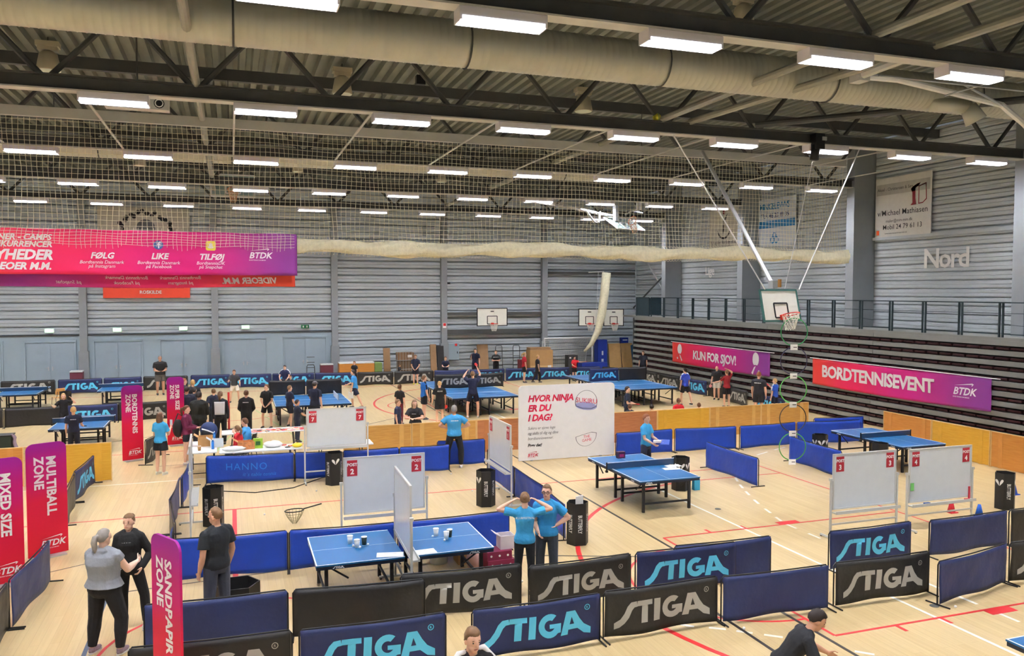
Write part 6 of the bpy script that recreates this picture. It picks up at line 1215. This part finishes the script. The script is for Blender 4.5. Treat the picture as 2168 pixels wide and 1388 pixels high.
pp('red haired girl in a red shirt walking at the far barrier',pf(1110,810,745),-75,top=('tee',(178,30,48)),bot=('shorts',(30,28,34)),hair=('pony','blond'),sex='f',key='p43')
pp('boy in black walking right behind the ninja board',pf(1138,810,750),-80,top=('tee',(34,34,40)),bot=('long',(28,28,32)),hair=('short','blond'),child=True,thl=(0,.4,-1),thr=(0,-.4,-1),shr=(0,-.5,-1))
pp('dark haired player in red stretching an arm to the right',pf(1216,806,753),-140,top=('tee',(206,34,48)),bot=('shorts',(36,30,36)),hair=('bun','dark'),sex='f',ual=(-.7,.7,-.3),fal=(-.6,.8,.1),uar=(.3,.2,-1),far=(-.3,.6,-.3),key='p45')
pp('boy in navy holding a red paddle behind the brown plywood',ph(1328,818,1.56),-100,top=('tee',(34,42,62)),bot=('shorts',(30,34,48)),hair=('short','dark'),child=True,lod=1,key='p51',look=(0,1,-.3),**FRONT)
for px,hy,h_,c_,hc,l in ((1338,858,1.16,(36,40,54),'brown','kid whose brown head shows over the brown plywood board'),(1387,860,1.10,(60,60,64),'dark','kid of whom only dark hair shows over the plywood board'),(1441,845,1.28,(214,36,46),'brown','kid in red looking over the yellow plywood board'),(1480,855,1.06,(60,60,70),'brown','smallest kid looking over the plywood board left of the hoops')):
    x,y,_ = ph(px,hy,h_); person(l,x,max(y,23.95),face(x,y,20),h_,top=('tee',c_),hair=('short',hc),child=True,lod=2,look=(.3,1,0))
# ---- right field
pp('player in a royal blue and white shirt stepping at the giant right table',pf(1450,858,778),40,top=('tee',(48,70,176),(226,230,238)),bot=('shorts',(30,28,32)),hair=('short','dark'),lod=1,thl=(-.1,.25,-1),thr=(.15,-.45,-1),shr=(0,-.35,-1),shoes=(36,36,40),look=(-.2,1,-.1))
pp('bald man in a black t-shirt and white shorts by the grandstand',pf(1517,846,774),165,top=('tee',(32,32,34)),bot=('shorts',(214,210,198)),hair=('bald','light'),skin='f',lod=1,fat=1.1,shoes=(40,40,42),look=(-.3,1,-.4),key='p47',uar=(.15,.1,-1),far=(.1,.35,-1))
pp('girl in red and black holding an arm above her head',pf(1538,862,782),30,top=('tee',(150,34,44),(34,32,36)),bot=('shorts',(30,28,32)),hair=('short','light'),sex='f',lod=1,uar=(.45,.2,.75),far=(-.75,.2,.45),ual=(-.5,.4,-.6),fal=(-.6,.6,-.2),shoes=(36,36,40))
pp('broad man in black seen from behind near the hoops',ph(1607,786,1.84),-15,top=('tee',(36,36,44)),bot=('shorts',(34,34,40)),hair=('short','red'),skin='f',lod=1,fat=1.15,mark=('#',.05,'back'))
pp('child in a royal blue shirt behind the upper hoops',ph(1641,801,1.5),60,top=('tee',(40,86,186),(224,228,236)),bot=('shorts',(34,38,60)),hair=('short','blond'),child=True,lod=1,uar=(.2,.5,-.8),far=(-.2,.7,.6),key='p50')
person('boy in dark clothes at the far end of the grandstand',wx(1362,40.2),40.2,face(22,40,170),1.6,top=('tee',(36,40,52)),hair=('short','brown'))
# ---- things held in hands
def paddle_at(key, hand, c, label, up=(0,0,1)):
    h_ = HANDS[key]; p = h_[hand]; d = h_['d'+hand.lower()]
    t = thing('paddle',label,'paddle',p); a,b_ = padm(c); q = V(d).to_track_quat('Y','Z'); t.rotation_mode = 'QUATERNION'; t.rotation_quaternion = q
    inst(a,'blade',t); inst(b_,'handle',t)
for k_,hd,c_,l in (('p19','R','black','black paddle held by the youth in navy'),('p24','R','black','black paddle held by the player in white shorts'),('p31','R','black','black paddle held by the blond boy at the left table'),('p38','R','red','red paddle held by the kid behind the plywood'),('p40','L','red','red paddle held by the youth in royal blue'),('p41','R','red','red paddle held by the boy in the ADAM shirt'),('p42','R','red','red paddle raised by the man in navy'),('p45','L','red','red paddle at the end of the red player\'s arm'),('p51','R','red','red paddle held by the boy behind the brown plywood'),('p50','R','red','red paddle held up by the child in royal blue'),('p47','R','pink','pale paddle held by the bald man')): paddle_at(k_,hd,c_,l)
h_ = HANDS['w1']['L']; small('paper_sheet','white papers held by the woman in grey','paper',(h_.x,h_.y,h_.z-.03),lambda t:(B().box((0,0,0),(.21,.29,.004),0,Matrix.Rotation(.5,3,'X')).obj('sheet',wpaper,t),B().box((0,.05,.03),(.12,.01,.003),0,Matrix.Rotation(.5,3,'X')).obj('pen_line',inkg,t)),-.6)
h_ = HANDS['p9']['L']; small('blue_folder','blue translucent folder held by the boy behind the middle table','folder',(h_.x,h_.y,h_.z),lambda t:(B().box((0,0,.02),(.4,.28,.02),0,Matrix.Rotation(.3,3,'X')).obj('cover',M('folder_blue',(40,80,180),.3),t),B().box((-.1,-.1,.05),(.2,.12,.05)).obj('clip_paper',wpaper,t)),-.6)
h_ = HANDS['p10']['R']; small('phone','phone held by the girl at the left flag','phone',(h_.x,h_.y,h_.z+.02),lambda t:(B().box((0,0,.06),(.075,.01,.15)).obj('case',m_white,t),B().box((0,.006,.06),(.066,.004,.13)).obj('screen',m_blackt,t)),-.6)
h_ = HANDS['p22']['L']; small('paper_sheet','white paper held by the youth in bright blue','paper',(h_.x,h_.y,h_.z-.12),lambda t:(B().box((0,0,.0),(.21,.01,.3)).obj('sheet',wpaper,t),B().box((0,-.006,.05),(.1,.002,.01)).obj('pen_line',inkg,t)))
x,y,_ = ph(394,857,1.70); small('shoulder_bag','black bag hanging behind the girl in maroon','bag',(x-.22,y-.02,.85),lambda t:(B().ell((0,0,.2),(.15,.12,.26),None,12,8).obj('bag_body',M('bag_black',(34,30,32),.7,0,.1),t,True),B().tube([(-.1,0,.35),(0,.02,.62),(.14,.05,.52)],.018,6).obj('strap',m_blackt,t)))
g = G(425,935,.74); small('backpack','navy blue and white backpack on the left trestle table','bag',(g.x+.2,g.y+.6,.74),lambda t:(B().ell((0,0,.22),(.24,.18,.24),None,14,10).obj('pack_body',M('pack_navy',(36,56,100),.6,0,.2,8),t,True),B().ell((-.05,-.12,.16),(.16,.09,.12),None,12,8).obj('front_pocket',M('pack_black',(30,32,40),.6),t,True),B().tube([(-.18,-.12,.28),(-.02,-.2,.24),(.16,-.14,.14)],.02,6).obj('white_piping',m_white,t)))
